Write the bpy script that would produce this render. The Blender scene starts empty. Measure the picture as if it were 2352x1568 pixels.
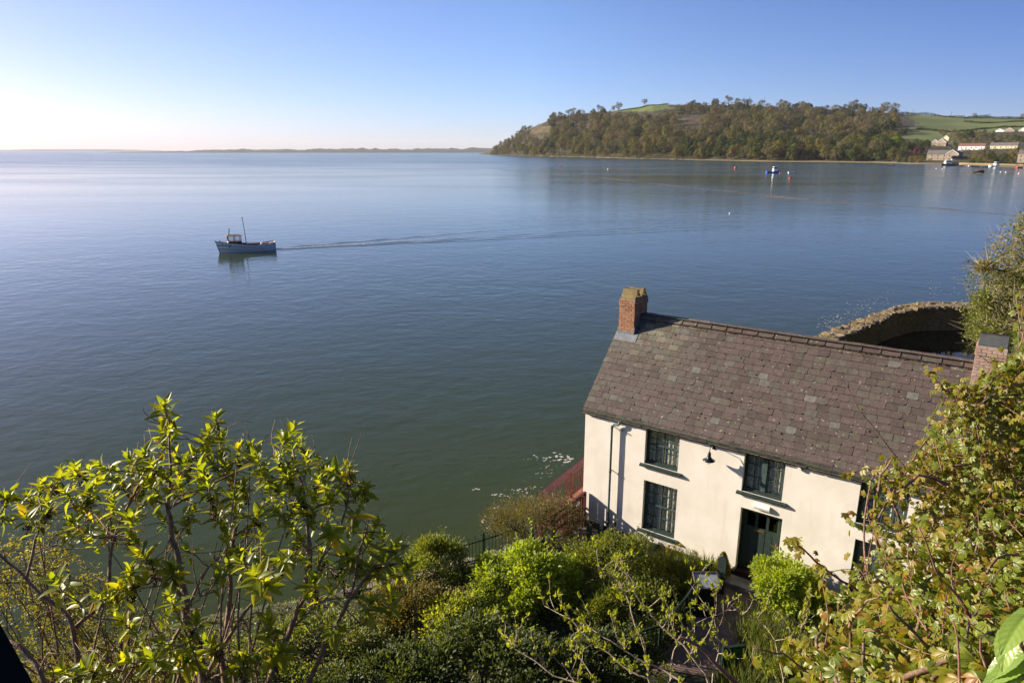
import bpy, math, random
import numpy as np
R = math.radians
rng = np.random.default_rng(7)
random.seed(7)
SC = bpy.context.scene
COL = SC.collection

# ------------------------------------------------------------------ camera, sky, sun, exposure
F, CX, CY, H = 1568.0, 1176.0, 784.0, 14.0        # photograph read on a 2352 x 1568 grid
TH = math.atan(436.5 / 1568)
cam_d = bpy.data.cameras.new('camera'); cam_d.lens = 24.0; cam_d.sensor_width = 36.0
cam_d.clip_start = 0.05; cam_d.clip_end = 80000.0
cam = bpy.data.objects.new('camera', cam_d); COL.objects.link(cam)
cam.location = (0, 0, H); cam.rotation_euler = (math.pi / 2 - TH, 0, 0)
SC.camera = cam

SUN_EL = R(20.0); SUN_AZ = math.atan2(-0.962, 0.272)      # azimuth from +Y towards +X (negative: to the left)
sd = np.array([math.sin(SUN_AZ) * math.cos(SUN_EL), math.cos(SUN_AZ) * math.cos(SUN_EL), math.sin(SUN_EL)])
W = bpy.data.worlds.new('World'); SC.world = W; W.use_nodes = True
wn = W.node_tree; wn.nodes.clear()
sky = wn.nodes.new('ShaderNodeTexSky'); sky.sky_type = 'NISHITA'; sky.sun_disc = False
sky.sun_elevation = SUN_EL; sky.sun_rotation = SUN_AZ
sky.altitude = 0; sky.air_density = 0.7; sky.dust_density = 0.5; sky.ozone_density = 6.0
bg = wn.nodes.new('ShaderNodeBackground'); bg.inputs['Strength'].default_value = 0.122
wo = wn.nodes.new('ShaderNodeOutputWorld')
# clear spring sky: deeper away from the sun
wtc = wn.nodes.new('ShaderNodeTexCoord'); wdt = wn.nodes.new('ShaderNodeVectorMath'); wdt.operation = 'DOT_PRODUCT'; wdt.inputs[1].default_value = (-0.962, 0.272, 0.0)
wmr = wn.nodes.new('ShaderNodeMapRange')
for k_, v_ in (('From Min', -0.5), ('From Max', 0.8)): wmr.inputs[k_].default_value = v_
wcr = wn.nodes.new('ShaderNodeValToRGB'); wcr.color_ramp.elements.new(0.5)
for e_, (p_, c_) in zip(wcr.color_ramp.elements, ((.115, (.37, .40, .525)), (.577, (.88, .76, .77)), (.97, (1.0, .70, .665)))): e_.position = p_; e_.color = (*c_, 1)
wml = wn.nodes.new('ShaderNodeVectorMath'); wml.operation = 'MULTIPLY'
wn.links.new(wtc.outputs['Generated'], wdt.inputs[0]); wn.links.new(wdt.outputs['Value'], wmr.inputs['Value']); wn.links.new(wmr.outputs[0], wcr.inputs[0])
wn.links.new(sky.outputs[0], wml.inputs[0]); wn.links.new(wcr.outputs[0], wml.inputs[1]); wn.links.new(wml.outputs[0], bg.inputs['Color']); wn.links.new(bg.outputs[0], wo.inputs['Surface'])
sl = bpy.data.lights.new('sun', 'SUN'); sl.energy = 5.0; sl.angle = R(0.5); sl.color = (1.0, 0.89, 0.72)
so = bpy.data.objects.new('sun', sl); COL.objects.link(so); so.location = (-60, 20, 60)
from mathutils import Vector, Matrix
so.rotation_euler = Vector(sd).to_track_quat('Z', 'Y').to_euler()
SC.view_settings.view_transform = 'Standard'; SC.view_settings.look = 'None'
SC.view_settings.exposure = 1.1; SC.view_settings.gamma = 1.0; SC.view_settings.use_curve_mapping = False
SC.render.engine = 'CYCLES'
SC.cycles.max_bounces = 6; SC.cycles.diffuse_bounces = 3; SC.cycles.glossy_bounces = 3
SC.cycles.transmission_bounces = 4; SC.cycles.transparent_max_bounces = 8; SC.cycles.volume_bounces = 0
SC.cycles.caustics_reflective = False; SC.cycles.caustics_refractive = False

# ------------------------------------------------------------------ geometry of the photograph
sT, cT = math.sin(TH), math.cos(TH)
C0 = np.array([0, 0, H])
def ray(u, v):
    a = (u - CX) / F; b = (CY - v) / F
    return np.array([a, b * sT + cT, b * cT - sT])
def atz(u, v, z):
    d = ray(u, v); return C0 + d * (z - H) / d[2]
def aty(u, v, y):
    d = ray(u, v); return C0 + d * y / d[1]
def atd(u, v, dep):
    return C0 + ray(u, v) * dep
ES = np.array([0.81097, -0.58509, 0]); ET = np.array([0.58509, 0.81097, 0]); HO = np.array([2.35, 20.41, 0])
HROT = math.atan2(ES[1], ES[0])
def hw(s, t, z):                                     # house coordinates: along facade, into house, height
    return HO + ES * s + ET * t + np.array([0, 0, z])

# ------------------------------------------------------------------ materials
MATS = {}
def newmat(name):
    m = bpy.data.materials.new(name); m.use_nodes = True; nt = m.node_tree; nt.nodes.clear()
    out = nt.nodes.new('ShaderNodeOutputMaterial'); MATS[name] = m
    return m, nt, out
def nd(nt, t, **kw):
    n = nt.nodes.new(t)
    for k, v in kw.items(): setattr(n, k, v)
    return n
def setin(n, **kw):
    for k, v in kw.items(): n.inputs[k.replace('_', ' ')].default_value = v
def c4(c): return (c[0], c[1], c[2], 1.0)
def ramp(nt, cols, pos=None):
    r = nd(nt, 'ShaderNodeValToRGB'); e = r.color_ramp.elements
    if len(cols) == 1: cols = [cols[0], cols[0]]
    n = len(cols); pos = pos or [i / max(1, n - 1) for i in range(n)]
    while len(e) < n: e.new(0.5)
    for i in range(n): e[i].position = pos[i]; e[i].color = c4(cols[i])
    return r
def pr(name, col, rough=0.6, var=0.15, scale=6.0, bump=0.0, bscale=30.0, metal=0.0, col2=None, detail=4.0, spec=0.4):
    m, nt, out = newmat(name); p = nd(nt, 'ShaderNodeBsdfPrincipled'); nt.links.new(p.outputs[0], out.inputs[0])
    setin(p, Roughness=rough, Metallic=metal); p.inputs['Specular IOR Level'].default_value = spec
    tc = nd(nt, 'ShaderNodeTexCoord'); nz = nd(nt, 'ShaderNodeTexNoise'); setin(nz, Scale=scale, Detail=detail)
    nt.links.new(tc.outputs['Object'], nz.inputs['Vector'])
    a = [c * (1 - var) for c in col]; b = list(col2) if col2 else [min(1, c * (1 + var)) for c in col]
    r = ramp(nt, [a, b], [0.35, 0.65]); nt.links.new(nz.outputs[0], r.inputs[0]); nt.links.new(r.outputs[0], p.inputs['Base Color'])
    if bump:
        n2 = nd(nt, 'ShaderNodeTexNoise'); setin(n2, Scale=bscale, Detail=5.0); nt.links.new(tc.outputs['Object'], n2.inputs['Vector'])
        bp = nd(nt, 'ShaderNodeBump'); setin(bp, Strength=bump, Distance=0.02); nt.links.new(n2.outputs[0], bp.inputs['Height'])
        nt.links.new(bp.outputs[0], p.inputs['Normal'])
    return m
def leafmat(name, cols, rough=0.42, trans=0.35, tcol=None, spec=0.5, pos=None):
    m, nt, out = newmat(name); p = nd(nt, 'ShaderNodeBsdfPrincipled'); setin(p, Roughness=rough)
    p.inputs['Specular IOR Level'].default_value = spec
    g = nd(nt, 'ShaderNodeNewGeometry'); r = ramp(nt, cols, pos); nt.links.new(g.outputs['Random Per Island'], r.inputs[0])
    nt.links.new(r.outputs[0], p.inputs['Base Color'])
    t = nd(nt, 'ShaderNodeBsdfTranslucent'); mx = nd(nt, 'ShaderNodeMixShader'); mx.inputs[0].default_value = trans
    mul = nd(nt, 'ShaderNodeMix', data_type='RGBA', blend_type='MULTIPLY'); mul.inputs[0].default_value = 1.0
    nt.links.new(r.outputs[0], mul.inputs[6]); mul.inputs[7].default_value = c4(tcol or (1.9, 1.8, 0.7))
    nt.links.new(mul.outputs[2], t.inputs[0])
    nt.links.new(p.outputs[0], mx.inputs[1]); nt.links.new(t.outputs[0], mx.inputs[2]); nt.links.new(mx.outputs[0], out.inputs[0])
    return m
def fartreemat(name, cols, trans=0.25):
    m, nt, out = newmat(name); p = nd(nt, 'ShaderNodeBsdfDiffuse')
    g = nd(nt, 'ShaderNodeNewGeometry'); oi = nd(nt, 'ShaderNodeObjectInfo')
    r = ramp(nt, cols); nt.links.new(oi.outputs['Random'], r.inputs[0])
    v = nd(nt, 'ShaderNodeMapRange'); setin(v, To_Min=0.65, To_Max=1.35); nt.links.new(g.outputs['Random Per Island'], v.inputs[0])
    mul = nd(nt, 'ShaderNodeVectorMath', operation='SCALE'); nt.links.new(r.outputs[0], mul.inputs[0]); nt.links.new(v.outputs[0], mul.inputs['Scale'])
    nt.links.new(mul.outputs[0], p.inputs[0])
    t = nd(nt, 'ShaderNodeBsdfTranslucent'); nt.links.new(mul.outputs[0], t.inputs[0])
    mx = nd(nt, 'ShaderNodeMixShader'); mx.inputs[0].default_value = trans
    nt.links.new(p.outputs[0], mx.inputs[1]); nt.links.new(t.outputs[0], mx.inputs[2]); nt.links.new(mx.outputs[0], out.inputs[0])
    return m

# ------------------------------------------------------------------ mesh building
class MB:
    def __init__(s): s.V = []; s.Q = []; s.T = []; s.n = 0; s.mq = []; s.mt = []
    def add(s, V, Q=None, T=None, mi=0):
        V = np.asarray(V, float).reshape(-1, 3); s.V.append(V)
        if Q is not None and len(Q): Q = np.asarray(Q, int).reshape(-1, 4); s.Q.append(Q + s.n); s.mq.append(np.full(len(Q), mi))
        if T is not None and len(T): T = np.asarray(T, int).reshape(-1, 3); s.T.append(T + s.n); s.mt.append(np.full(len(T), mi))
        s.n += len(V); return s
    def box(s, a, b, mi=0, M=None):
        x0, y0, z0 = a; x1, y1, z1 = b
        V = np.array([[x0,y0,z0],[x1,y0,z0],[x1,y1,z0],[x0,y1,z0],[x0,y0,z1],[x1,y0,z1],[x1,y1,z1],[x0,y1,z1]], float)
        if M is not None: V = V @ np.asarray(M[0]).T + np.asarray(M[1])
        return s.add(V, [[0,3,2,1],[4,5,6,7],[0,1,5,4],[1,2,6,5],[2,3,7,6],[3,0,4,7]], mi=mi)
    def beam(s, p, q, w, h, mi=0, up=(0, 0, 1)):           # box from p to q with cross-section w x h
        p = np.asarray(p, float); q = np.asarray(q, float); d = q - p; L = np.linalg.norm(d); d = d / L
        x = np.cross(d, up); nx = np.linalg.norm(x)
        x = np.array([1.0, 0, 0]) if nx < 1e-6 else x / nx
        z = np.cross(x, d); M = np.stack([x, d, z], 1)
        return s.box((-w/2, 0, -h/2), (w/2, L, h/2), mi, (M, p))
    def tube(s, pts, rad, n=6, mi=0, cap=True):
        P = np.asarray(pts, float); k = len(P); rad = np.broadcast_to(np.asarray(rad, float), (k,))
        d = np.gradient(P, axis=0); d /= np.linalg.norm(d, axis=1)[:, None] + 1e-12
        ref = np.array([0.0, 0, 1]) if abs(d[0][2]) < 0.9 else np.array([1.0, 0, 0])
        X = np.zeros_like(P); x = np.cross(d[0], ref); x /= np.linalg.norm(x)
        for i in range(k):
            x = x - d[i] * np.dot(x, d[i]); x /= np.linalg.norm(x) + 1e-12; X[i] = x
        Y = np.cross(d, X); a = np.arange(n) * 2 * math.pi / n
        V = P[:, None] + rad[:, None, None] * (np.cos(a)[None, :, None] * X[:, None] + np.sin(a)[None, :, None] * Y[:, None])
        V = V.reshape(-1, 3); i = np.arange(k - 1)[:, None] * n; j = np.arange(n)[None]; j2 = (j + 1) % n
        Q = np.stack([i + j, i + j2, i + n + j2, i + n + j], -1).reshape(-1, 4); T = []
        if cap:
            V = np.vstack([V, P[0], P[-1]]); a0 = k * n; b0 = (k - 1) * n
            T = [[a0, (q + 1) % n, q] for q in range(n)] + [[a0 + 1, b0 + q, b0 + (q + 1) % n] for q in range(n)]
        return s.add(V, Q, T, mi)
    def lathe(s, prof, n=16, M=None, mi=0):
        prof = np.asarray(prof, float); k = len(prof); a = np.arange(n) * 2 * math.pi / n
        V = np.stack([prof[:, 0][:, None] * np.cos(a), prof[:, 0][:, None] * np.sin(a), np.repeat(prof[:, 1][:, None], n, 1)], -1).reshape(-1, 3)
        if M is not None: V = V @ np.asarray(M[0]).T + np.asarray(M[1])
        i = np.arange(k - 1)[:, None] * n; j = np.arange(n)[None]; j2 = (j + 1) % n
        return s.add(V, np.stack([i + j, i + j2, i + n + j2, i + n + j], -1).reshape(-1, 4), None, mi)
    def prism(s, poly, y0, y1, mi=0, M=None):             # polygon in x,z extruded along y
        n = len(poly); V = [(x, y0, z) for x, z in poly] + [(x, y1, z) for x, z in poly]; V = np.array(V, float)
        if M is not None: V = V @ np.asarray(M[0]).T + np.asarray(M[1])
        Q = [[i, (i + 1) % n, n + (i + 1) % n, n + i] for i in range(n)]
        T = [[0, i + 1, i] for i in range(1, n - 1)] + [[n, n + i, n + i + 1] for i in range(1, n - 1)]
        return s.add(V, Q, T, mi)
    def inst(s, tv, tq, pos, rot, sc, mi=0, tt=None):     # many copies of a template
        n = len(pos)
        if n == 0: return s
        sc = np.asarray(sc, float); sc = sc[:, None] if sc.ndim == 1 else sc
        V = np.einsum('nij,nkj->nki', rot, tv[None] * sc[:, None, :]) + pos[:, None]
        off = (np.arange(n) * len(tv))[:, None, None]
        Q = (np.asarray(tq)[None] + off).reshape(-1, 4) if tq is not None else None
        T = (np.asarray(tt)[None] + off).reshape(-1, 3) if tt is not None else None
        return s.add(V.reshape(-1, 3), Q, T, mi)
    def mesh(s, name, mats, smooth=False):
        V = np.concatenate(s.V); Q = np.concatenate(s.Q) if s.Q else np.zeros((0, 4), int); T = np.concatenate(s.T) if s.T else np.zeros((0, 3), int)
        me = bpy.data.meshes.new(name); me.vertices.add(len(V)); me.vertices.foreach_set('co', V.ravel())
        L = np.concatenate([Q.ravel(), T.ravel()]); me.loops.add(len(L)); me.loops.foreach_set('vertex_index', L)
        st = np.concatenate([np.arange(len(Q)) * 4, len(Q) * 4 + np.arange(len(T)) * 3])
        me.polygons.add(len(st)); me.polygons.foreach_set('loop_start', st)
        mi = np.concatenate((s.mq or [np.zeros(0, int)]) + (s.mt or [np.zeros(0, int)])) if (s.mq or s.mt) else None
        if mi is not None and len(mi) == len(st): me.polygons.foreach_set('material_index', mi.astype(np.int32))
        me.polygons.foreach_set('use_smooth', np.full(len(st), bool(smooth)))
        for m in (mats if isinstance(mats, (list, tuple)) else [mats]): me.materials.append(m)
        me.update(calc_edges=True); me.validate(); return me
    def build(s, name, mats, parent=None, smooth=False, label=None):
        o = bpy.data.objects.new(name, s.mesh(name, mats, smooth)); COL.objects.link(o)
        if parent is not None: o.parent = parent
        if label: o['label'] = label
        return o
def tag(o, label=None, cat=None, group=None, kind=None):
    if label: o['label'] = label
    if cat: o['category'] = cat
    if group: o['group'] = group
    if kind: o['kind'] = kind
    return o
def empty(name, loc, rz=0.0, label=None, cat=None, group=None):
    o = bpy.data.objects.new(name, None); COL.objects.link(o); o.location = tuple(loc); o.rotation_euler = (0, 0, rz)
    o.empty_display_size = 0.2
    return tag(o, label, cat, group)
def copy_tree(o, parent=None):
    c = o.copy(); COL.objects.link(c); c.parent = parent
    for ch in list(o.children): copy_tree(ch, c)
    return c
def frames(d, nrm):                                     # leaf frames: y along d, z near nrm
    d = d / (np.linalg.norm(d, axis=1)[:, None] + 1e-9)
    x = np.cross(d, nrm); x /= np.linalg.norm(x, axis=1)[:, None] + 1e-9
    z = np.cross(x, d); return np.stack([x, d, z], -1)
def rdir(n, g=rng):
    v = g.normal(size=(n, 3)); return v / np.linalg.norm(v, axis=1)[:, None]

# leaf templates (unit length along y)
def leaf_t(prof, fold=0.25, curl=0.25, n=4):
    V = []; 
    for i in range(n + 1):
        y = i / n; w = np.interp(y, *prof); z = -curl * y * y
        V += [[-w, y, z + fold * w], [0, y, z], [w, y, z + fold * w]]
    Q = []
    for i in range(n): 
        a = i * 3; Q += [[a, a + 1, a + 4, a + 3], [a + 1, a + 2, a + 5, a + 4]]
    return np.array(V), np.array(Q)
LANCE = leaf_t(([0, .2, .45, .75, 1], [.02, .155, .215, .14, .0]), 0.5, 0.22, 5)
OVATE = leaf_t(([0, .15, .4, .75, 1], [.02, .2, .27, .16, .0]), 0.35, 0.3, 4)
SMALL = (np.array([[0, 0, 0], [.28, .5, .08], [0, 1, 0], [-.28, .5, .08]], float), np.array([[0, 1, 2, 3]]))
NARROW = (np.array([[0, 0, 0], [.14, .5, .04], [0, 1, -.05], [-.14, .5, .04]], float), np.array([[0, 1, 2, 3]]))
BLADE = leaf_t(([0, .3, 1], [.03, .028, .0]), 0.3, 0.45, 4)

# ------------------------------------------------------------------ material set
pr('stucco', (0.80, 0.735, 0.635), 0.85, 0.06, 1.1, 0.35, 3.2, col2=(0.84, 0.78, 0.69))
pr('plinth', (0.018, 0.028, 0.026), 0.6, 0.2, 5)
pr('green_paint', (0.030, 0.046, 0.040), 0.42, 0.18, 9, 0.05, 40)
pr('green_dark', (0.010, 0.024, 0.018), 0.45, 0.2, 9)
pr('gutter', (0.014, 0.022, 0.02), 0.6, 0.25, 9, 0.15, 30, col2=(0.05, 0.06, 0.03))
pr('black_green', (0.003, 0.006, 0.004), 0.7, 0.2, 9, spec=0.08)
pr('black_iron', (0.012, 0.013, 0.014), 0.35, 0.2, 20)
pr('zinc', (0.18, 0.19, 0.205), 0.65, 0.15, 6)
pr('white_paint', (0.78, 0.77, 0.74), 0.45, 0.05, 6)
pr('brass', (0.45, 0.28, 0.10), 0.35, 0.1, 10, metal=0.8)
pr('pipe', (0.07, 0.10, 0.10), 0.35, 0.25, 10)
pr('deck_red', (0.085, 0.024, 0.020), 0.5, 0.22, 7, 0.1, 40)
pr('threshold', (0.035, 0.012, 0.012), 0.5, 0.2, 7)
pr('deck_floor', (0.24, 0.10, 0.06), 0.6, 0.2, 7, 0.1, 30)
pr('lace', (0.50, 0.48, 0.42), 0.9, 0.5, 18)
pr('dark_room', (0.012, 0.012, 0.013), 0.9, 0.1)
pr('path_tile', (0.145, 0.095, 0.08), 0.75, 0.25, 3, 0.15, 25)
pr('slab_stone', (0.22, 0.19, 0.16), 0.85, 0.25, 4, 0.4, 20)
pr('cap_slate', (0.16, 0.14, 0.105), 0.8, 0.3, 7, 0.3, 25, col2=(0.25, 0.17, 0.045))
pr('grey_slate', (0.075, 0.08, 0.075), 0.7, 0.2, 5, 0.2, 20)
pr('soil', (0.050, 0.036, 0.022), 0.95, 0.3, 2, 0.8, 9, col2=(0.05, 0.06, 0.02))
pr('bark_pale', (0.20, 0.12, 0.072), 0.75, 0.35, 25, 0.4, 60)
pr('bark_dark', (0.085, 0.06, 0.045), 0.8, 0.35, 20, 0.4, 60)
pr('bark_red', (0.21, 0.10, 0.062), 0.6, 0.3, 20, 0.3, 60)
pr('bark_cream', (0.34, 0.27, 0.19), 0.7, 0.3, 25, 0.3, 60)
pr('seed_brown', (0.085, 0.04, 0.016), 0.9, 0.4, 40)
pr('glass_board', (0.42, 0.47, 0.50), 0.08, 0.25, 9, col2=(0.22, 0.26, 0.28))  # pale mottled face of the information board
pr('moss', (0.10, 0.065, 0.015), 0.95, 0.3, 40, 0.5, 60)
leafmat('leaf_buddleia', [(.12, .16, .014), (.175, .215, .016), (.23, .26, .02), (.30, .30, .024), (.50, .36, .025)], 0.40, 0.58, pos=[0, .4, .75, .95, 1.0], tcol=(2.0, 1.85, .55))
leafmat('leaf_withered', [(.10, .05, .018), (.17, .085, .025), (.30, .20, .03)], 0.7, 0.3)
leafmat('leaf_creeper', [(.185, .20, .017), (.25, .24, .019), (.29, .23, .023), (.31, .185, .029), (.33, .12, .035)], 0.40, 0.48, pos=[0, .4, .7, .92, 1.0], tcol=(1.6, 1.5, .6))
leafmat('leaf_creeper_green', [(.115, .155, .014), (.17, .205, .017), (.23, .25, .022)], 0.40, 0.45)
leafmat('leaf_big', [(.17, .26, .045), (.24, .33, .06)], 0.28, 0.35, spec=0.6)
leafmat('leaf_lime', [(.19, .235, .02), (.26, .29, .024), (.32, .33, .03)], 0.5, 0.5)
leafmat('leaf_mid', [(.095, .13, .018), (.15, .18, .022), (.21, .21, .03)], 0.5, 0.42)
leafmat('leaf_shaded', [(.03, .045, .012), (.055, .078, .014), (.12, .145, .024)], 0.55, 0.35, spec=.3)  # shade over the lowest shrubs is put into these darker leaf colours
leafmat('leaf_olive', [(.095, .085, .024), (.14, .115, .028), (.19, .155, .035)], 0.5, 0.35)
leafmat('leaf_tree', [(.13, .125, .045), (.19, .17, .06), (.25, .21, .09)], 0.6, 0.4)
leafmat('leaf_bright', [(.18, .25, .018), (.25, .32, .02), (.33, .36, .025)], 0.5, 0.5)
leafmat('leaf_pale', [(.11, .14, .06), (.17, .19, .08), (.24, .24, .12)], 0.5, 0.3)
leafmat('leaf_yellow', [(.13, .135, .025), (.19, .175, .025), (.25, .22, .035)], 0.5, 0.4)
leafmat('grass_blade', [(.07, .10, .018), (.12, .15, .025), (.24, .20, .08)], 0.5, 0.35, pos=[0, .7, 1])
leafmat('straw', [(.30, .22, .10), (.42, .31, .13), (.20, .18, .05)], 0.7, 0.2)
leafmat('daffodil', [(.62, .45, .02), (.75, .60, .05)], 0.5, 0.3, tcol=(1.1, 1.0, .4))

# slates: one island, one colour
def slate_mat():
    m, nt, out = newmat('slate'); p = nd(nt, 'ShaderNodeBsdfPrincipled'); nt.links.new(p.outputs[0], out.inputs[0]); setin(p, Roughness=0.62)
    p.inputs['Specular IOR Level'].default_value = 0.35
    g = nd(nt, 'ShaderNodeNewGeometry'); tc = nd(nt, 'ShaderNodeTexCoord')
    r = ramp(nt, [(.072, .054, .044), (.090, .067, .056), (.108, .077, .066), (.092, .075, .058), (.10, .088, .065), (.15, .145, .12)], [0, .25, .52, .76, .955, 1.0])
    nt.links.new(g.outputs['Random Per Island'], r.inputs[0])
    r2 = ramp(nt, [(.10, .085, .058), (.135, .125, .085), (.105, .115, .095), (.19, .17, .12), (.11, .075, .066)], [0, .3, .55, .8, 1.0])
    nt.links.new(g.outputs['Random Per Island'], r2.inputs[0])
    sx = nd(nt, 'ShaderNodeSeparateXYZ'); nt.links.new(tc.outputs['Object'], sx.inputs[0])
    a = nd(nt, 'ShaderNodeMapRange'); setin(a, From_Min=2.1, From_Max=2.9); a.inputs['From Min'].default_value = 2.9; a.inputs['From Max'].default_value = 2.0
    nt.links.new(sx.outputs[0], a.inputs[0])
    b = nd(nt, 'ShaderNodeMapRange'); b.inputs['From Min'].default_value = 7.2; b.inputs['From Max'].default_value = 8.2; nt.links.new(sx.outputs[2], b.inputs[0])
    ab = nd(nt, 'ShaderNodeMath', operation='MULTIPLY'); nt.links.new(a.outputs[0], ab.inputs[0]); nt.links.new(b.outputs[0], ab.inputs[1])
    mx = nd(nt, 'ShaderNodeMix', data_type='RGBA'); nt.links.new(ab.outputs[0], mx.inputs[0]); nt.links.new(r.outputs[0], mx.inputs[6]); nt.links.new(r2.outputs[0], mx.inputs[7])
    n1 = nd(nt, 'ShaderNodeTexNoise'); setin(n1, Scale=9.0, Detail=6.0, Roughness=0.7); nt.links.new(tc.outputs['Object'], n1.inputs['Vector'])
    mr = nd(nt, 'ShaderNodeMapRange'); setin(mr, From_Min=0.3, From_Max=0.7, To_Min=0.72, To_Max=1.25); nt.links.new(n1.outputs[0], mr.inputs[0])
    mu = nd(nt, 'ShaderNodeVectorMath', operation='SCALE'); nt.links.new(mx.outputs[2], mu.inputs[0]); nt.links.new(mr.outputs[0], mu.inputs['Scale'])
    n2 = nd(nt, 'ShaderNodeTexNoise'); setin(n2, Scale=13.0, Detail=3.0); nt.links.new(tc.outputs['Object'], n2.inputs['Vector'])
    s2 = nd(nt, 'ShaderNodeMapRange'); setin(s2, From_Min=0.66, From_Max=0.71); nt.links.new(n2.outputs[0], s2.inputs[0])
    m2 = nd(nt, 'ShaderNodeMix', data_type='RGBA'); nt.links.new(s2.outputs[0], m2.inputs[0]); nt.links.new(mu.outputs[0], m2.inputs[6]); m2.inputs[7].default_value = (.30, .27, .20, 1)
    nt.links.new(m2.outputs[2], p.inputs['Base Color'])
    bp = nd(nt, 'ShaderNodeBump'); setin(bp, Strength=0.4, Distance=0.01); nt.links.new(n1.outputs[0], bp.inputs['Height']); nt.links.new(bp.outputs[0], p.inputs['Normal'])
slate_mat()
def weather_stucco():
    m = MATS['stucco']; nt = m.node_tree; p = next(n for n in nt.nodes if n.type == 'BSDF_PRINCIPLED'); src = p.inputs['Base Color'].links[0].from_socket
    tc = nd(nt, 'ShaderNodeTexCoord'); mp = nd(nt, 'ShaderNodeMapping'); mp.inputs['Scale'].default_value = (5, 5, .55); nt.links.new(tc.outputs['Object'], mp.inputs[0])
    a = nd(nt, 'ShaderNodeTexNoise'); setin(a, Scale=1.0, Detail=5.0, Roughness=.65); nt.links.new(mp.outputs[0], a.inputs['Vector'])
    b = nd(nt, 'ShaderNodeTexNoise'); setin(b, Scale=.8, Detail=4.0); nt.links.new(tc.outputs['Object'], b.inputs['Vector'])
    r = nd(nt, 'ShaderNodeMapRange'); setin(r, From_Min=.52, From_Max=.72, To_Min=0.0, To_Max=.55); nt.links.new(a.outputs[0], r.inputs[0])
    q = nd(nt, 'ShaderNodeMapRange'); setin(q, From_Min=.42, From_Max=.62); nt.links.new(b.outputs[0], q.inputs[0])
    f = nd(nt, 'ShaderNodeMath', operation='MULTIPLY'); nt.links.new(r.outputs[0], f.inputs[0]); nt.links.new(q.outputs[0], f.inputs[1])
    x = nd(nt, 'ShaderNodeMix', data_type='RGBA'); nt.links.new(f.outputs[0], x.inputs[0]); nt.links.new(src, x.inputs[6]); x.inputs[7].default_value = (.62, .53, .42, 1)
    nt.links.new(x.outputs[2], p.inputs['Base Color'])
weather_stucco()
def brick_mat(name, cols):
    m, nt, out = newmat(name); p = nd(nt, 'ShaderNodeBsdfPrincipled'); nt.links.new(p.outputs[0], out.inputs[0]); setin(p, Roughness=0.85)
    g = nd(nt, 'ShaderNodeNewGeometry'); tc = nd(nt, 'ShaderNodeTexCoord')
    r = ramp(nt, cols); nt.links.new(g.outputs['Random Per Island'], r.inputs[0])
    n1 = nd(nt, 'ShaderNodeTexNoise'); setin(n1, Scale=22.0, Detail=5.0); nt.links.new(tc.outputs['Object'], n1.inputs['Vector'])
    mr = nd(nt, 'ShaderNodeMapRange'); setin(mr, From_Min=0.3, From_Max=0.7, To_Min=0.7, To_Max=1.25); nt.links.new(n1.outputs[0], mr.inputs[0])
    mu = nd(nt, 'ShaderNodeVectorMath', operation='SCALE'); nt.links.new(r.outputs[0], mu.inputs[0]); nt.links.new(mr.outputs[0], mu.inputs['Scale'])
    nt.links.new(mu.outputs[0], p.inputs['Base Color'])
    bp = nd(nt, 'ShaderNodeBump'); setin(bp, Strength=0.5, Distance=0.01); nt.links.new(n1.outputs[0], bp.inputs['Height']); nt.links.new(bp.outputs[0], p.inputs['Normal'])
brick_mat('brick', [(.26, .115, .062), (.33, .155, .08), (.39, .195, .10), (.32, .19, .11)]); brick_mat('brick_pale', [(.36, .22, .17), (.42, .28, .22), (.33, .23, .17), (.45, .33, .27)])  # pale set: whitewash and strong light on the right chimney put into colour
pr('mortar', (0.36, 0.31, 0.25), 0.95, 0.2, 20)
def stone_mat(name, cols, sc):
    m, nt, out = newmat(name); p = nd(nt, 'ShaderNodeBsdfPrincipled'); nt.links.new(p.outputs[0], out.inputs[0]); setin(p, Roughness=0.9)
    tc = nd(nt, 'ShaderNodeTexCoord'); mp = nd(nt, 'ShaderNodeMapping'); mp.inputs['Scale'].default_value = (1, 1, 1.8); nt.links.new(tc.outputs['Object'], mp.inputs[0])
    vo = nd(nt, 'ShaderNodeTexVoronoi'); setin(vo, Scale=sc); nt.links.new(mp.outputs[0], vo.inputs['Vector'])
    sp = nd(nt, 'ShaderNodeSeparateColor'); nt.links.new(vo.outputs['Color'], sp.inputs[0])
    r = ramp(nt, cols); nt.links.new(sp.outputs[0], r.inputs[0])
    nz = nd(nt, 'ShaderNodeTexNoise'); setin(nz, Scale=sc * 2.5, Detail=5.0); nt.links.new(tc.outputs['Object'], nz.inputs['Vector'])
    mr = nd(nt, 'ShaderNodeMapRange'); setin(mr, From_Min=0.3, From_Max=0.7, To_Min=0.65, To_Max=1.3); nt.links.new(nz.outputs[0], mr.inputs[0])
    mu = nd(nt, 'ShaderNodeVectorMath', operation='SCALE'); nt.links.new(r.outputs[0], mu.inputs[0]); nt.links.new(mr.outputs[0], mu.inputs['Scale'])
    nt.links.new(mu.outputs[0], p.inputs['Base Color'])
    v2 = nd(nt, 'ShaderNodeTexVoronoi', feature='DISTANCE_TO_EDGE'); setin(v2, Scale=sc); nt.links.new(mp.outputs[0], v2.inputs['Vector'])
    m2 = nd(nt, 'ShaderNodeMapRange'); setin(m2, From_Max=0.12); nt.links.new(v2.outputs[0], m2.inputs[0])
    bp = nd(nt, 'ShaderNodeBump'); setin(bp, Strength=0.8, Distance=0.05); nt.links.new(m2.outputs[0], bp.inputs['Height']); nt.links.new(bp.outputs[0], p.inputs['Normal'])
stone_mat('harbour_stone', [(.18, .135, .08), (.24, .18, .105), (.155, .125, .08)], 1.6)
stone_mat('garden_stone', [(.20, .16, .11), (.28, .23, .17), (.15, .12, .09)], 4.0)

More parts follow.
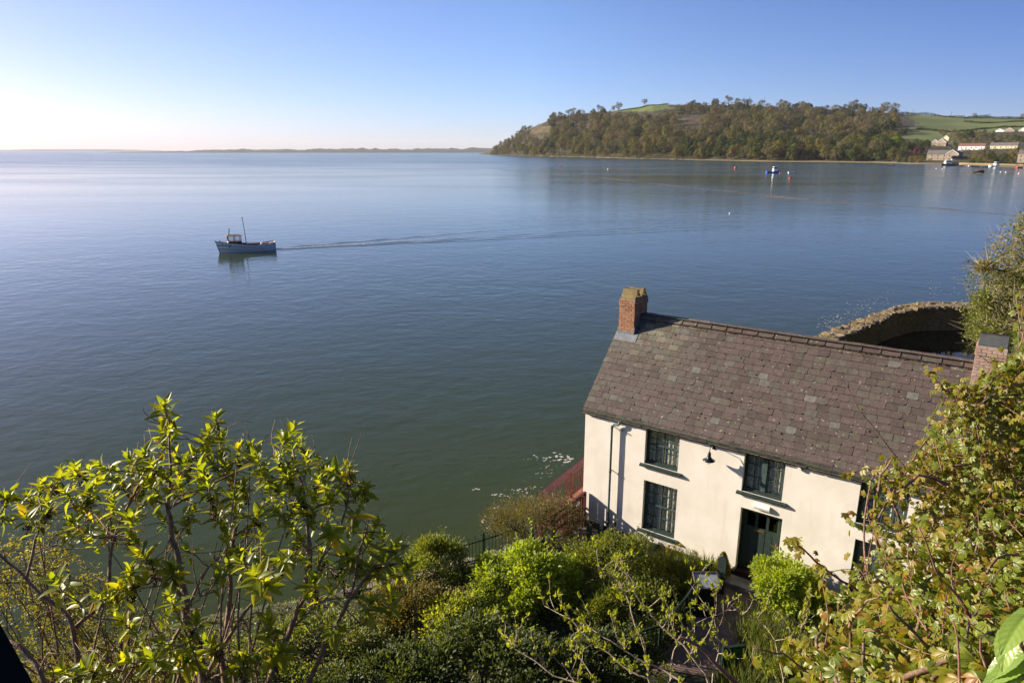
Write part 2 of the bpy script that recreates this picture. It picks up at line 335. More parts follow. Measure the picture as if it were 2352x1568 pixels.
def water_mat(name, ripple=1.0, base=(0.036, 0.047, 0.006), rough=0.07):
    m, nt, out = newmat(name); p = nd(nt, 'ShaderNodeBsdfPrincipled'); nt.links.new(p.outputs[0], out.inputs[0])
    setin(p, Base_Color=c4(base), Roughness=rough, IOR=1.33); p.inputs['Specular IOR Level'].default_value = 0.5
    tc = nd(nt, 'ShaderNodeTexCoord')
    hs = []
    for sc, st, rot, dist, det in ((0.2, 1.4, 20, 0.08, 2.0), (0.8, 1.3, 26, 0.062, 2.0), (2.4, 1.3, 14, 0.017, 2.0)):
        mp = nd(nt, 'ShaderNodeMapping'); mp.inputs['Rotation'].default_value = (0, 0, R(-rot)); mp.inputs['Scale'].default_value = (sc / st, sc, sc)
        nt.links.new(tc.outputs['Object'], mp.inputs[0]); nz = nd(nt, 'ShaderNodeTexNoise'); setin(nz, Scale=1.0, Detail=det, Roughness=0.55, Distortion=0.3)
        nt.links.new(mp.outputs[0], nz.inputs['Vector'])
        mm = nd(nt, 'ShaderNodeMath', operation='MULTIPLY'); mm.inputs[1].default_value = dist; nt.links.new(nz.outputs[0], mm.inputs[0]); hs.append(mm)
    a1 = nd(nt, 'ShaderNodeMath', operation='ADD'); nt.links.new(hs[0].outputs[0], a1.inputs[0]); nt.links.new(hs[1].outputs[0], a1.inputs[1])
    a2 = nd(nt, 'ShaderNodeMath', operation='ADD'); nt.links.new(a1.outputs[0], a2.inputs[0]); nt.links.new(hs[2].outputs[0], a2.inputs[1])
    mp = nd(nt, 'ShaderNodeMapping'); mp.inputs['Rotation'].default_value = (0, 0, R(-8)); mp.inputs['Scale'].default_value = (0.006, 0.02, 0.02); nt.links.new(tc.outputs['Object'], mp.inputs[0])
    big = nd(nt, 'ShaderNodeTexNoise'); setin(big, Scale=1.0, Detail=3.0); nt.links.new(mp.outputs[0], big.inputs['Vector'])
    mr = nd(nt, 'ShaderNodeMapRange'); setin(mr, From_Min=0.35, From_Max=0.65, To_Min=0.5 * ripple, To_Max=1.05 * ripple); nt.links.new(big.outputs[0], mr.inputs[0])
    sy = nd(nt, 'ShaderNodeSeparateXYZ'); nt.links.new(tc.outputs['Object'], sy.inputs[0])
    rr = nd(nt, 'ShaderNodeMapRange'); setin(rr, From_Min=90.0, From_Max=900.0, To_Min=rough, To_Max=.19); nt.links.new(sy.outputs[1], rr.inputs[0])
    wv = nd(nt, 'ShaderNodeMapRange'); setin(wv, From_Min=0.35, From_Max=0.65, To_Min=0.85, To_Max=1.2); nt.links.new(big.outputs[0], wv.inputs[0])
    rm = nd(nt, 'ShaderNodeMath', operation='MULTIPLY'); nt.links.new(rr.outputs[0], rm.inputs[0]); nt.links.new(wv.outputs[0], rm.inputs[1]); nt.links.new(rm.outputs[0], p.inputs['Roughness'])
    bp = nd(nt, 'ShaderNodeBump'); setin(bp, Distance=1.0); nt.links.new(mr.outputs[0], bp.inputs['Strength']); nt.links.new(a2.outputs[0], bp.inputs['Height'])
    nt.links.new(bp.outputs[0], p.inputs['Normal'])
water_mat('water', 0.8); water_mat('harbour_water', 0.12, (0.02, 0.019, 0.012), 0.03)
def glass_mat():
    m, nt, out = newmat('pane'); g = nd(nt, 'ShaderNodeBsdfGlossy'); setin(g, Roughness=0.02); t = nd(nt, 'ShaderNodeBsdfTransparent'); t.inputs[0].default_value = (.85, .88, .86, 1)
    lw = nd(nt, 'ShaderNodeLayerWeight'); lw.inputs[0].default_value = .5; pw = nd(nt, 'ShaderNodeMath', operation='POWER'); pw.inputs[1].default_value = 5.0; nt.links.new(lw.outputs['Facing'], pw.inputs[0])
    fr = nd(nt, 'ShaderNodeMath', operation='MULTIPLY_ADD'); fr.inputs[1].default_value = .92; fr.inputs[2].default_value = .05; nt.links.new(pw.outputs[0], fr.inputs[0]); mx = nd(nt, 'ShaderNodeMixShader')
    nt.links.new(fr.outputs[0], mx.inputs[0]); nt.links.new(t.outputs[0], mx.inputs[1]); nt.links.new(g.outputs[0], mx.inputs[2]); nt.links.new(mx.outputs[0], out.inputs[0])
glass_mat()
MT = MATS

# ================================================================== SETTING: water, land
def grid_obj(name, xs, ys, zf, mat, kind='structure'):
    b = MB(); X, Y = np.meshgrid(xs, ys); Z = zf(X, Y); n, m = X.shape
    V = np.stack([X, Y, Z], -1).reshape(-1, 3); i = np.arange(n - 1)[:, None] * m; j = np.arange(m - 1)[None]
    b.add(V, np.stack([i + j, i + j + 1, i + m + j + 1, i + m + j], -1).reshape(-1, 4))
    return tag(b.build(name, mat, smooth=True), kind=kind)
wb = MB(); wb.add([[-40000, -200, 0], [40000, -200, 0], [40000, 30000, 0], [-40000, 30000, 0]], [[0, 1, 2, 3]])
tag(wb.build('water', MT['water']), kind='structure')

EDGE = np.array([(-40, 11.5), (-12.4, 13.9), (-8.1, 15.8), (-3.6, 17.15), (-0.7, 18.6), (1.0, 19.6), (2.2, 20.6), (5.2, 24.4), (14.2, 18.4), (17.5, 22), (37.5, 49), (43, 60), (66, 68)])
def land_z(X, Y):
    a = 12.3 - 0.83 * Y; g = 1.95
    z = g + np.log1p(np.exp(np.clip((a - g) * 3, -40, 40))) / 3
    d = X - (13.5 + np.maximum(Y - 14, -6) * 0.62)
    z = np.maximum(z, 1.95 + 0.85 * np.maximum(d, 0))
    return np.minimum(z, 12.3) + 0.05 * np.sin(X * 2.1) * np.sin(Y * 1.7) * (z > 2.3)
def land():
    xs = np.concatenate([np.arange(-40, -14, 1.0), np.arange(-14, 18, 0.5), np.arange(18, 60.1, 1.0)])
    vs = np.linspace(0, 1, 46); b = MB(); ye = np.interp(xs, EDGE[:, 0], EDGE[:, 1])
    X = np.repeat(xs[None], len(vs), 0); Y = -8 + (ye[None] + 8) * vs[:, None]; Z = land_z(X, Y)
    X = np.vstack([X, xs[None], xs[None]]); Y = np.vstack([Y, ye[None] + .05, ye[None] + .35]); Z = np.vstack([Z, Z[-1:] - .1, Z[-1:] * 0 - 1.5])
    n, m = X.shape; i = np.arange(n - 1)[:, None] * m; j = np.arange(m - 1)[None]
    b.add(np.stack([X, Y, Z], -1).reshape(-1, 3), np.stack([i + j, i + j + 1, i + m + j + 1, i + m + j], -1).reshape(-1, 4))
    return tag(b.build('garden_ground', MT['soil'], smooth=True), kind='structure')
land()
def gz(x, y): return float(land_z(np.array([x], float), np.array([y], float))[0])

# rough stone kerb along the top of the sea wall
kb = MB(); p = np.array([(-4.9, 16.8), *EDGE[3:6]])
for a, c in zip(p[:-1], p[1:]):
    L = np.hypot(*(c - a)); k = int(L / 0.45)
    for q in range(k):
        f = (q + .5) / k; x, y = a + (c - a) * f
        r = rng.uniform(.16, .26); zz = 1.95
        M = Matrix.Rotation(rng.uniform(0, 3), 3, 'Z') @ Matrix.Rotation(rng.uniform(-.2, .2), 3, 'X')
        kb.box((-r, -r * .8, -.15), (r, r * .8, rng.uniform(.06, .16)), 0, (np.array(M), np.array([x, y - .15, zz])))
tag(kb.build('sea_wall', MT['garden_stone']), 'low rough stone sea wall edging the garden beside the hooped iron railing', 'wall')

# paved path from the door
def strip(name, pts_l, pts_r, z, mat):
    b = MB(); n = len(pts_l)
    V = [hw(s, t, z) for s, t in pts_l] + [hw(s, t, z) for s, t in pts_r]
    V += [v - np.array([0, 0, .08]) for v in V]
    Q = [[i, i + 1, n + i + 1, n + i] for i in range(n - 1)] + [[i, i + 2 * n, i + 1 + 2 * n, i + 1] for i in range(n - 1)]
    b.add(V, Q); return tag(b.build(name, mat), kind='structure')
strip('path', [(6.4, -.05), (6.35, -1.5), (6.35, -3), (6.5, -6), (6.7, -7.5)], [(4.85, -.05), (4.8, -1.2), (4.8, -3), (4.7, -5), (4.6, -7.5)], 1.975, MT['path_tile'])
strip('terrace', [(4.9, -.02), (4.9, -.8)][::-1] + [], [(.0, -.02), (.0, -.8)][::-1], 1.985, MT['slab_stone'])

# ================================================================== COTTAGE
HS, HD, EAV, RZ = 10.95, 2.6, 6.12, 8.70
house = empty('cottage', HO, HROT, 'cream rendered cottage with purple slate roof and dark green windows at the water', 'cottage')
OPEN = dict(w1=(2.10, 3.18, 4.79, 6.02), w2=(2.13, 3.22, 2.56, 4.24), w3=(5.08, 6.18, 4.78, 6.03), dr=(5.12, 6.26, 2.22, 4.28), w4=(8.02, 9.12, 4.79, 6.03), w5=(8.08, 9.16, 2.56, 4.33))
def facade():
    b = MB(); T = 0.34; Z0, Z1 = 2.20, EAV
    ss = sorted({0.0, HS, *[o[i] for o in OPEN.values() for i in (0, 1)]}); zs = sorted({Z0, Z1, *[o[i] for o in OPEN.values() for i in (2, 3)]})
    ops = list(OPEN.values())
    isop = lambda s, z: any(o[0] < s < o[1] and o[2] < z < o[3] for o in ops)
    for s0, s1 in zip(ss[:-1], ss[1:]):
        for z0, z1 in zip(zs[:-1], zs[1:]):
            if isop((s0 + s1) / 2, (z0 + z1) / 2): continue
            b.add([[s0, 0, z0], [s1, 0, z0], [s1, 0, z1], [s0, 0, z1]], [[0, 1, 2, 3]])
            b.add([[s0, T, z0], [s1, T, z0], [s1, T, z1], [s0, T, z1]], [[3, 2, 1, 0]])
    for a, c, z0, z1 in ops:
        b.add([[a, 0, z0], [a, T, z0], [a, T, z1], [a, 0, z1]], [[0, 1, 2, 3]]); b.add([[c, 0, z0], [c, T, z0], [c, T, z1], [c, 0, z1]], [[3, 2, 1, 0]])
        b.add([[a, 0, z1], [c, 0, z1], [c, T, z1], [a, T, z1]], [[3, 2, 1, 0]]); b.add([[a, 0, z0], [c, 0, z0], [c, T, z0], [a, T, z0]], [[0, 1, 2, 3]])
    # gables, back wall, floor of the rooms
    D = 2 * HD
    for s, fl in ((0, 1), (HS, 0)):
        V = [[s, 0, -1], [s, D, -1], [s, D, EAV], [s, HD, RZ - .12], [s, 0, EAV]]
        b.add(V, [[0, 1, 2, 4]], [[4, 2, 3]])
    b.add([[0, D, -1], [HS, D, -1], [HS, D, EAV], [0, D, EAV]], [[3, 2, 1, 0]])
    b.build('wall', MT['stucco'], house)
    p = MB(); p.box((-.03, -.03, -1.0), (HS + .03, .30, 2.195)); p.build('plinth', MT['plinth'], house)
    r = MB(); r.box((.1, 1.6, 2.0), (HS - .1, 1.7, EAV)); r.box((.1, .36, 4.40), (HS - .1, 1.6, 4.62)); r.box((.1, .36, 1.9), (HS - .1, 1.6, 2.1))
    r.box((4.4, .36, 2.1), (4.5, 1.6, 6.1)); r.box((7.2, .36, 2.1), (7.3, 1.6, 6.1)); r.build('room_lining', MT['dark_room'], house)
facade()

def roof():
    b = MB(); sl = math.atan2(RZ - EAV, HD); cs, sn = math.cos(sl), math.sin(sl)
    L = math.hypot(RZ - EAV, HD) + .17; ex = 0.212; rows = int(L / ex) + 1
    g = np.random.default_rng(3)
    for side in (0, 1):
        for r in range(rows):
            d0 = -.19 + r * ex; s = -.06 - (r % 2) * .15
            while s < HS + .06:
                w = .292 + g.uniform(-.03, .032); a = max(s, -.07); c = min(s + w - .006, HS + .07); s += w
                if c - a < .05: continue
                l = .34 if r < rows - 1 else .2; h = .012 + g.uniform(0, .006); lift = .026 + g.uniform(0, .007); j = g.uniform(-.008, .008)
                rot = g.normal(0, .012)
                V = []
                ch = [g.uniform(0, .02) if g.random() < .8 else g.uniform(.02, .06) for _ in (0, 1)]
                bot = [(a, ch[0]), (a + ch[0] * 1.4, 0), (c - ch[1] * 1.4, 0), (c, ch[1])]
                pl = bot + [(c, l), (a, l)]; m = (a + c) / 2
                for k, hh in enumerate((0, h)):
                    for (x, y) in pl:
                        xx = m + (x - m) - rot * y; yy = y + rot * (x - m) + j + d0; up = lift * (1 - y / l) + hh
                        t = yy * cs - up * sn; z = EAV + yy * sn + up * cs
                        V.append([xx, t if side == 0 else 2 * HD - t, z])
                n = 6; Q = [[i, (i + 1) % n, n + (i + 1) % n, n + i] for i in range(n)]; Q += [[6, 7, 8, 9], [6, 9, 10, 11]]
                if side: Q = [q[::-1] for q in Q]
                b.add(V, Q)
    o = b.build('roof', MT['slate'], house)
    u = MB(); u.prism([(0.03, 0)], 0, 0) if False else None
    e = .02
    V = [[s, t, z] for s in (-.03, HS + .03) for t, z in ((-.1, EAV - .11), (HD, RZ - e), (2 * HD + .1, EAV - .11), (2 * HD + .1, EAV - .16), (HD, RZ - .1), (-.1, EAV - .16))]
    u.add(V, [[i, (i + 1) % 6, 6 + (i + 1) % 6, 6 + i] for i in range(6)] + [[0, 1, 4, 5], [1, 2, 3, 4], [6, 11, 10, 7], [7, 10, 9, 8]])
    u.build('roof_boarding', MT['bark_dark'], o)
    k = MB(); s = .62
    while s < 9.8:
        l = .475; zt = RZ + .085
        for sg in (1, -1):
            for (x0, x1, up) in ((s, s + l - .006, 0.0), (s + l - .06, s + l - .006, .016)):
                P = [(x0, 0), (x1, 0), (x1, .2), (x0, .2)]; V = []
                for h in (0, .022):
                    for x, d in P:
                        V.append([x, HD + sg * (d * .78 + (h + up) * .62 * (0 if False else 1) * (1 if d else 0)), zt - d * .66 + (h + up)])
                Q = [[4, 5, 6, 7], [0, 1, 5, 4], [1, 2, 6, 5], [2, 3, 7, 6], [3, 0, 4, 7]]
                k.add(V, Q if sg > 0 else [q[::-1] for q in Q])
        s += l
    k.build('ridge_capping', MT['slate'], o)
    mo = MB()
    for _ in range(70):
        q = np.array([g.uniform(.3, HS), 0, 0]); y = g.uniform(.1, L - .4); r_ = g.uniform(.012, .034)
        t = y * cs - .035 * sn; z = EAV + y * sn + .035 * cs; c = np.array([q[0], t, z])
        mo.lathe([(0, -r_ * .5), (r_, -r_ * .2), (r_ * .8, r_ * .5), (0, r_ * .8)], 7, (np.eye(3), c))
    for s_ in np.arange(.7, 9.8, .05):
        if g.random() < .6:
            r_ = g.uniform(.008, .022); mo.lathe([(0, -r_), (r_, 0), (0, r_)], 5, (np.eye(3), np.array([s_, HD - .175 + g.uniform(-.01, .01), RZ - .06])))
    tag(mo.build('moss', MT['moss'], o), kind='stuff')
roof()

def chimney(s0, s1, t0, t1, z0, z1, capmat, caps, brick='brick'):
    b = MB(); g = np.random.default_rng(int(s0 * 10) + 5); b.box((s0 + .012, t0 + .012, z0), (s1 - .012, t1 - .012, z1 - .02), 1)
    zc = z1 - .02; ch = .078; k = 0
    while zc - ch > z0:
        zb = zc - ch; out = .022 if k in (1, 2) else 0.0
        for face in range(4):
            L = (s1 - s0) if face % 2 == 0 else (t1 - t0); x = 0.0
            first = .11 if (k + face) % 2 else .225
            while x < L - .01:
                w = min(first, L - x); first = .225
                if L - x - w < .06: w = L - x
                a0 = x + .006; a1 = x + w - .006; o = out + g.uniform(-.003, .004); d0, d1 = -.0 - o, .1
                jz = g.uniform(-.002, .002)
                if face == 0: bx = ((s0 + a0, t0 + d0, zb + .006 + jz), (s0 + a1, t0 + d1, zc - .005 + jz))
                elif face == 1: bx = ((s1 - d1, t0 + a0, zb + .006 + jz), (s1 - d0, t0 + a1, zc - .005 + jz))
                elif face == 2: bx = ((s0 + a0, t1 - d1, zb + .006 + jz), (s0 + a1, t1 - d0, zc - .005 + jz))
                else: bx = ((s0 + d0, t0 + a0, zb + .006 + jz), (s0 + d1, t0 + a1, zc - .005 + jz))
                b.box(*bx); x += w
        zc = zb; k += 1
    o = b.build('chimney', [MT[brick], MT['mortar']], house)
    c = MB()
    for (ta, tb, h) in caps:
        sm0, sm1 = s0 + .02, s1 - .02; tm = (ta + tb) / 2
        for sg in (-1, 1):                                # two slabs leaning together over a flue
            base = ta if sg < 0 else tb; top = tm
            V = [[s, base - sg * 0 + dd * sg * .0, z1 + .0 + zz] for s in (sm0, sm1) for dd, zz in ((0, 0), (0, .05))]
            V = []
            for s in (sm0, sm1):
                inset = 0.06 if s == sm0 else -.0
                V += [[s, base, z1], [s, base - sg * .05, z1], [s + inset * .0, top - sg * .0 - sg * -.03, z1 + h], [s, top + sg * .075, z1 + h - .03]]
            c.add(V, [[0, 1, 3, 2][::1], [4, 6, 7, 5], [0, 2, 6, 4], [1, 5, 7, 3], [0, 4, 5, 1], [2, 3, 7, 6]])
        c.box((sm0, ta, z1 - .015), (sm1, tb, z1 + .02))
    c.build('chimney_cap', capmat, o)
    f = MB(); sl = (RZ - EAV) / HD
    zf = EAV + sl * t0
    f.box((s0 - .012, t0 - .014, zf - .05), (s1 + .012, t0 + .1, zf + .14))
    V = []
    for s in (s0 - .06, s1 + .16):
        for t, dz in ((t0 - .19, 0), (t0 + .02, 0)):
            z = EAV + sl * t + .055; V += [[s, t, z], [s, t, z + .012]]
    f.add(V, [[1, 5, 7, 3], [0, 4, 5, 1], [0, 1, 3, 2], [4, 6, 7, 5], [2, 3, 7, 6]])
    for i in range(6):                                    # stepped lead up the side
        ta = t0 + i * .2; z = EAV + sl * min(ta + .2, 2 * HD - ta - .0 if ta > HD else ta + .2)
        if ta + .2 < HD: f.box((s1 - .02, ta, z - .35), (s1 + .016 + i * .0007, ta + .201, z + .12))
    f.build('lead_flashing', MT['zinc'], o)
    return o
chimney(0.02, .58, 2.02, 2.98, 7.5, 9.36, MT['cap_slate'], [(2.06, 2.47, .29), (2.54, 2.94, .27)])
chimney(9.86, 10.5, 2.1, 3.0, 7.5, 9.36, MT['grey_slate'], [(2.16, 2.94, .24)], 'brick_pale')

def window(o, rows, cols, kind='sash', tone='green_paint'):
    a, c, z0, z1 = o; y = .12; fw = .055
    f = MB(); f.box((a + .004, y, z0 + .004), (a + fw, y + .09, z1 - .004)); f.box((c - fw, y, z0 + .004), (c - .004, y + .09, z1 - .004))
    f.box((a + fw, y, z1 - fw), (c - fw, y + .09, z1 - .004)); f.box((a + fw, y, z0 + .004), (c - fw, y + .09, z0 + fw + .03))
    w = f.build('window', MT[tone], house)
    s = MB(); y1 = y + .03; i0, i1, j0, j1 = a + fw, c - fw, z0 + fw + .03, z1 - fw; bw = .022
    leaves = [(i0, i1)]
    if kind == 'casement':
        m = (i0 + i1) / 2; s.box((m - .06, y - .012, j0), (m + .06, y + .08, j1)); leaves = [(i0, m - .06), (m + .06, i1)]
    if kind == 'sash': m = (j0 + j1) / 2 ; s.box((i0, y1 - .015, m - .02), (i1, y1 + .035, m + .02))
    for la, lb in leaves:
        s.box((la, y1, j0), (la + .03, y1 + .03, j1)); s.box((lb - .03, y1, j0), (lb, y1 + .03, j1))
        for k in range(1, cols):
            x = la + (lb - la) * k / cols; s.box((x - bw / 2, y1 + .003, j0), (x + bw / 2, y1 + .033, j1))
        for k in range(1, rows):
            z = j0 + (j1 - j0) * k / rows
            if kind == 'sash' and abs(z - m) < .05: continue
            s.box((la + .03, y1 + .006, z - bw / 2), (lb - .03, y1 + .030, z + bw / 2))
    s.build('sash_bar', MT[tone] if tone != 'green_paint' else MT['pipe'], w)
    p = MB(); p.add([[i0, y1 + .02, j0], [i1, y1 + .02, j0], [i1, y1 + .02, j1], [i0, y1 + .02, j1]], [[0, 1, 2, 3]]); p.build('pane', MT['pane'], w)
    cu = MB(); n = 60; xs = np.linspace(i0 + .02, i1 - .02, n); ph = rng.uniform(0, 6)
    ys = y1 + .058 + .022 * np.sin(xs * 42 + ph) + .012 * np.sin(xs * 97 + ph * 2)
    V = np.concatenate([np.stack([xs, ys, np.full(n, j0)], 1), np.stack([xs, ys * .9 + .1 * (y1 + .1), np.full(n, j1)], 1)])
    i = np.arange(n - 1); keep = np.ones(n - 1, bool); keep[n // 2 - 2: n // 2 + 1] = False
    cu.add(V, np.stack([i, i + 1, n + i + 1, n + i], 1)[keep]); cu.build('curtain', MT['lace'], w, smooth=True)
    sm = MB(); V = []
    for x in (a - .12, c + .14): V += [[x, -.09, z0 - .085], [x, -.09, z0 - .03], [x, -.002, z0 - .005], [x, -.002, z0 - .085]]
    sm.add(V, [[0, 4, 5, 1], [1, 5, 6, 2], [0, 1, 2, 3], [4, 7, 6, 5], [0, 3, 7, 4]])
    V = [[x, y_, z] for x in (a + .003, c - .003) for y_, z in ((-.004, z0 - .01), (y + .02, z0 + .045), (y + .02, z0 - .02), (-.004, z0 - .05))]
    sm.add(V, [[0, 4, 5, 1], [0, 3, 7, 4], [2, 6, 7, 3]])
    sm.build('sill', MT[tone], w)
    return w
window(OPEN['w1'], 3, 4); window(OPEN['w2'], 4, 4); window(OPEN['w3'], 3, 2, 'casement'); window(OPEN['w4'], 3, 4); window(OPEN['w5'], 3, 2, 'casement')['label'] = 'lower window half hidden by creeper'

def door():
    a, c, z0, z1 = OPEN['dr']; y = .18
    f = MB(); f.box((a + .004, y - .01, z0 + .06), (a + .07, y + .1, z1 - .004)); f.box((c - .07, y - .01, z0 + .06), (c - .004, y + .1, z1 - .004)); f.box((a + .07, y - .01, z1 - .07), (c - .07, y + .1, z1 - .004))
    d = f.build('door', MT['green_dark'], house)
    L = MB(); i0, i1 = a + .075, c - .075; zb, zt = z0 + .065, z1 - .075; gl = zt - .52; L.box((i0, y + .01, zb), (i1, y + .05, gl))
    L.box((i0, y + .01, zt - .09), (i1, y + .05, zt)); w = (i1 - i0)
    for k in range(4): x = i0 + (w - .075) * k / 3; L.box((x, y + .01, gl), (x + .075, y + .05, zt - .09))
    for k in range(1, 5):
        x = i0 + w * k / 5; L.box((x - .008, y + .002, zb + .12), (x + .008, y + .012, gl - .14))
    L.build('door_leaf', MT['green_paint'], d)
    g = MB(); g.add([[i0 + .02, y + .035, gl], [i1 - .02, y + .035, gl], [i1 - .02, y + .035, zt - .09], [i0 + .02, y + .035, zt - .09]], [[0, 1, 2, 3]]); g.build('pane', MT['pane'], d)
    q = MB(); mx = i0 + w * .45; q.box((mx - .14, y - .004, gl - .115), (mx + .14, y + .012, gl - .045), 0); q.box((mx - .10, y - .008, gl - .098), (mx + .10, y - .003, gl - .062), 1)
    q.build('letter_box', [MT['brass'], MT['bark_dark']], d)
    h = MB(); hx = i1 - .06; h.box((hx - .022, y - .004, 3.16), (hx + .022, y + .012, 3.36)); h.tube([[hx, y, 3.30], [hx, y - .05, 3.30], [hx - .05, y - .055, 3.30], [hx - .12, y - .05, 3.305]], .009, 8)
    h.build('handle', MT['brass'], d)
    t = MB(); t.box((a + .003, -.06, z0 - .15), (c - .003, y + .1, z0 + .055)); t.build('threshold', MT['threshold'], d)
    s = MB(); s.box((a - .15, -.55, 1.9), (c + .15, -.062, z0 - .10)); s.build('door_step', MT['slab_stone'], d)
door()

def gutter():
    b = MB(); n = 40; xs = np.linspace(-.1, HS + .1, n); prof = [(-.115, .055), (-.125, 0), (-.10, -.05), (-.05, -.07), (-.012, -.05), (-.006, .0), (-.006, .055), (-.018, .055), (-.02, .0), (-.05, -.045), (-.095, -.03), (-.103, .055)]
    prof = [(t - .035, z) for t, z in prof]
    k = len(prof); V = [[x, t, EAV - .055 + z + .006 * math.sin(x * 1.3)] for x in xs for t, z in prof]
    i = np.arange(n - 1)[:, None] * k; j = np.arange(k)[None]; j2 = (j + 1) % k
    b.add(V, np.stack([i + j, i + j2, i + k + j2, i + k + j], -1).reshape(-1, 4)); b.build('gutter', MT['gutter'], house)
    fb = MB(); fb.box((-.04, -.03, EAV - .13), (HS + .04, -.004, EAV + .02)); fb.build('fascia_board', MT['plinth'], house)
    d = MB(); x = 1.02
    d.tube([[x + .24, -.10, 5.99], [x + .24, -.10, 5.90], [x + .20, -.10, 5.86], [x + .06, -.12, 5.85], [x, -.12, 5.80], [x, -.12, 5.7], [x, -.12, 2.25], [x + .01, -.14, 2.15], [x - .03, -.2, 2.08], [x - .3, -.22, 2.06]], .036, 10)
    for z in (5.74, 4.25, 2.45): d.tube([[x, -.12, z - .035], [x, -.12, z + .035]], .046, 10); d.box((x - .012, -.12, z - .012), (x + .012, -.002, z + .012))
    d.box((x - .08, -.15, z - .01), (x + .08, -.125, z + .01)); d.build('downpipe', MT['pipe'], house, smooth=True)
gutter()
def lamp():
    L = MB(); x = 4.20; z = 5.86; L.lathe([(0, 0), (.05, 0), (.05, .02), (0, .02)], 14, (np.array([[1, 0, 0], [0, 0, -1], [0, 1, 0]]), np.array([x, 0, z])))
    y0 = -.33
    L.tube([[x, -.01, z], [x, -.12, z + .11], [x, -.28, z + .16], [x, y0 + .03, z + .11], [x, y0, z + .02], [x, y0, z - .08]], .011, 8)
    lp = L.build('wall_lamp', MT['black_iron'], house, smooth=True)
    S = MB(); S.lathe([(.03, .04), (.045, .02), (.05, -.08), (.075, -.13), (.13, -.185), (.175, -.205), (.17, -.212), (.12, -.195), (.06, -.14), (.035, -.08), (.0, -.05)], 24, (np.eye(3), np.array([x, y0, z - .06]))); S.build('lamp_shade', MT['black_iron'], lp, smooth=True)
    G = MB(); G.lathe([(0, -.33), (.04, -.32), (.055, -.27), (.055, -.16), (0, -.14)], 14, (np.eye(3), np.array([x, y0, z - .06]))); G.build('bulb_glass', MT['pane'], lp, smooth=True)
    B = MB(); x = 5.70; V = []
    prof = [(0, -.07), (-.075, -.06), (-.10, 0), (-.09, .055), (-.05, .075), (0, .075)]
    for s in (x - .21, x + .21): V += [[s, t, 4.46 + z] for t, z in prof]
    n = 6; B.add(V, [[i, (i + 1) % n, n + (i + 1) % n, n + i] for i in range(n)] + [[0, 3, 2, 1], [0, 5, 4, 3], [6, 7, 8, 9], [6, 9, 10, 11]]); B.build('bulkhead_light', MT['white_paint'], house)
    P = MB(); P.box((6.50, -.075, 5.86), (6.59, -.0, 6.0)); P.box((6.52, -.088, 5.92), (6.57, -.075, 5.965)); P.build('alarm_sensor', MT['white_paint'], house)
    K = MB(); K.box((1.30, -.05, 5.66), (1.35, 0, 5.71)); K.tube([[1.32, -.05, 5.68], [1.32, -.11, 5.70]], .02, 8); K.build('security_sensor', MT['zinc'], house)
lamp()

# ------------------------------------------------------------------ red timber deck on the gable side, with gate
def deck():
    d = empty('balcony_deck', hw(-.6, 1.5, 0), HROT, 'red painted timber balcony deck with slatted railing on the left gable of the cottage', 'balcony')
    o = (-.6 - 0, 1.5)
    L = lambda s, t, z: np.array([s + .6, t - 1.5, z])
    fl = MB()
    for k in range(17):
        t = -.75 + k * .24; fl.beam(L(-1.32, t, 1.98), L(-.03, t, 1.98), .225, .035)
    for s in (-1.2, -.2): fl.beam(L(s, -.85, 1.86), L(s, 3.3, 1.86), .1, .18)
    for s, t in ((-1.25, -.7), (-1.25, 1.2), (-1.25, 3.1)): fl.box(tuple(L(s - .07, t - .07, -1)), tuple(L(s + .07, t + .07, 1.8)))
    fl.build('deck_floor', MT['deck_floor'], d)
    A, B, E_ = (-1.32, 3.4), (-1.12, -.82), (-.02, -.82)
    def rail(p, q, name):
        b = MB(); p3, q3 = L(*p, 0), L(*q, 0)
        up = lambda z: np.array([0, 0, z])
        b.beam(p3 + up(3.10), q3 + up(3.10), .14, .045); b.beam(p3 + up(2.93), q3 + up(2.93), .05, .08); b.beam(p3 + up(2.10), q3 + up(2.10), .05, .08)
        n = int(np.linalg.norm(q3 - p3) / .17)
        for k in range(1, n): c = p3 + (q3 - p3) * k / n; b.beam(c + up(2.08), c + up(2.95), .04, .022, up=(0, 1, 0) if abs((q3 - p3)[0]) > abs((q3 - p3)[1]) else (1, 0, 0))
        for k in np.linspace(0, 1, max(2, int(np.linalg.norm(q3 - p3) / 1.5) + 1)): c = p3 + (q3 - p3) * k; b.beam(c + up(1.2), c + up(3.08), .10, .10, up=(0, 1, 0))
        b.build(name, MT['deck_red'], d)
    rail(A, B, 'railing'); rail((-1.10, -.84), (-.15, -.84), 'railing')
    g = MB(); p, q = L(.02, -.80, 0), L(.12, -.10, 0); u = lambda z: np.array([0, 0, z])
    g.beam(p + u(3.10), q + u(3.20), .07, .09); g.beam(p + u(2.25), q + u(2.25), .05, .09)
    for k in range(1, 6): c = p + (q - p) * k / 6; g.beam(c + u(2.05), c + u(3.1 + .1 * k / 6), .085, .03, up=(1, 0, 0))
    g.beam(p + u(1.95), p + u(3.18), .09, .09, up=(0, 1, 0)); g.beam(q + u(1.95), q + u(3.24), .09, .09, up=(0, 1, 0))
    gt = g.build('gate', MT['deck_red'], d)
    n = MB(); c = L(.085, -.60, 2.95); n.box(tuple(c + [-.0, -.0, -.05]), tuple(c + [.02, .24, .03])); n.build('name_plate', MT['white_paint'], gt)
    # taller open rail on the landing that throws its shadow on the wall
    r = MB(); p, q = L(-.05, -.95, 0), L(-.05, -1.75, 0)
    for z in (3.05, 2.78, 2.5): r.beam(p + u(z), q + u(z), .04, .07)
    for c in (p, q): r.beam(c + u(1.9), c + u(3.1), .09, .09, up=(1, 0, 0))
    r.build('landing_rail', MT['deck_red'], d)
deck()

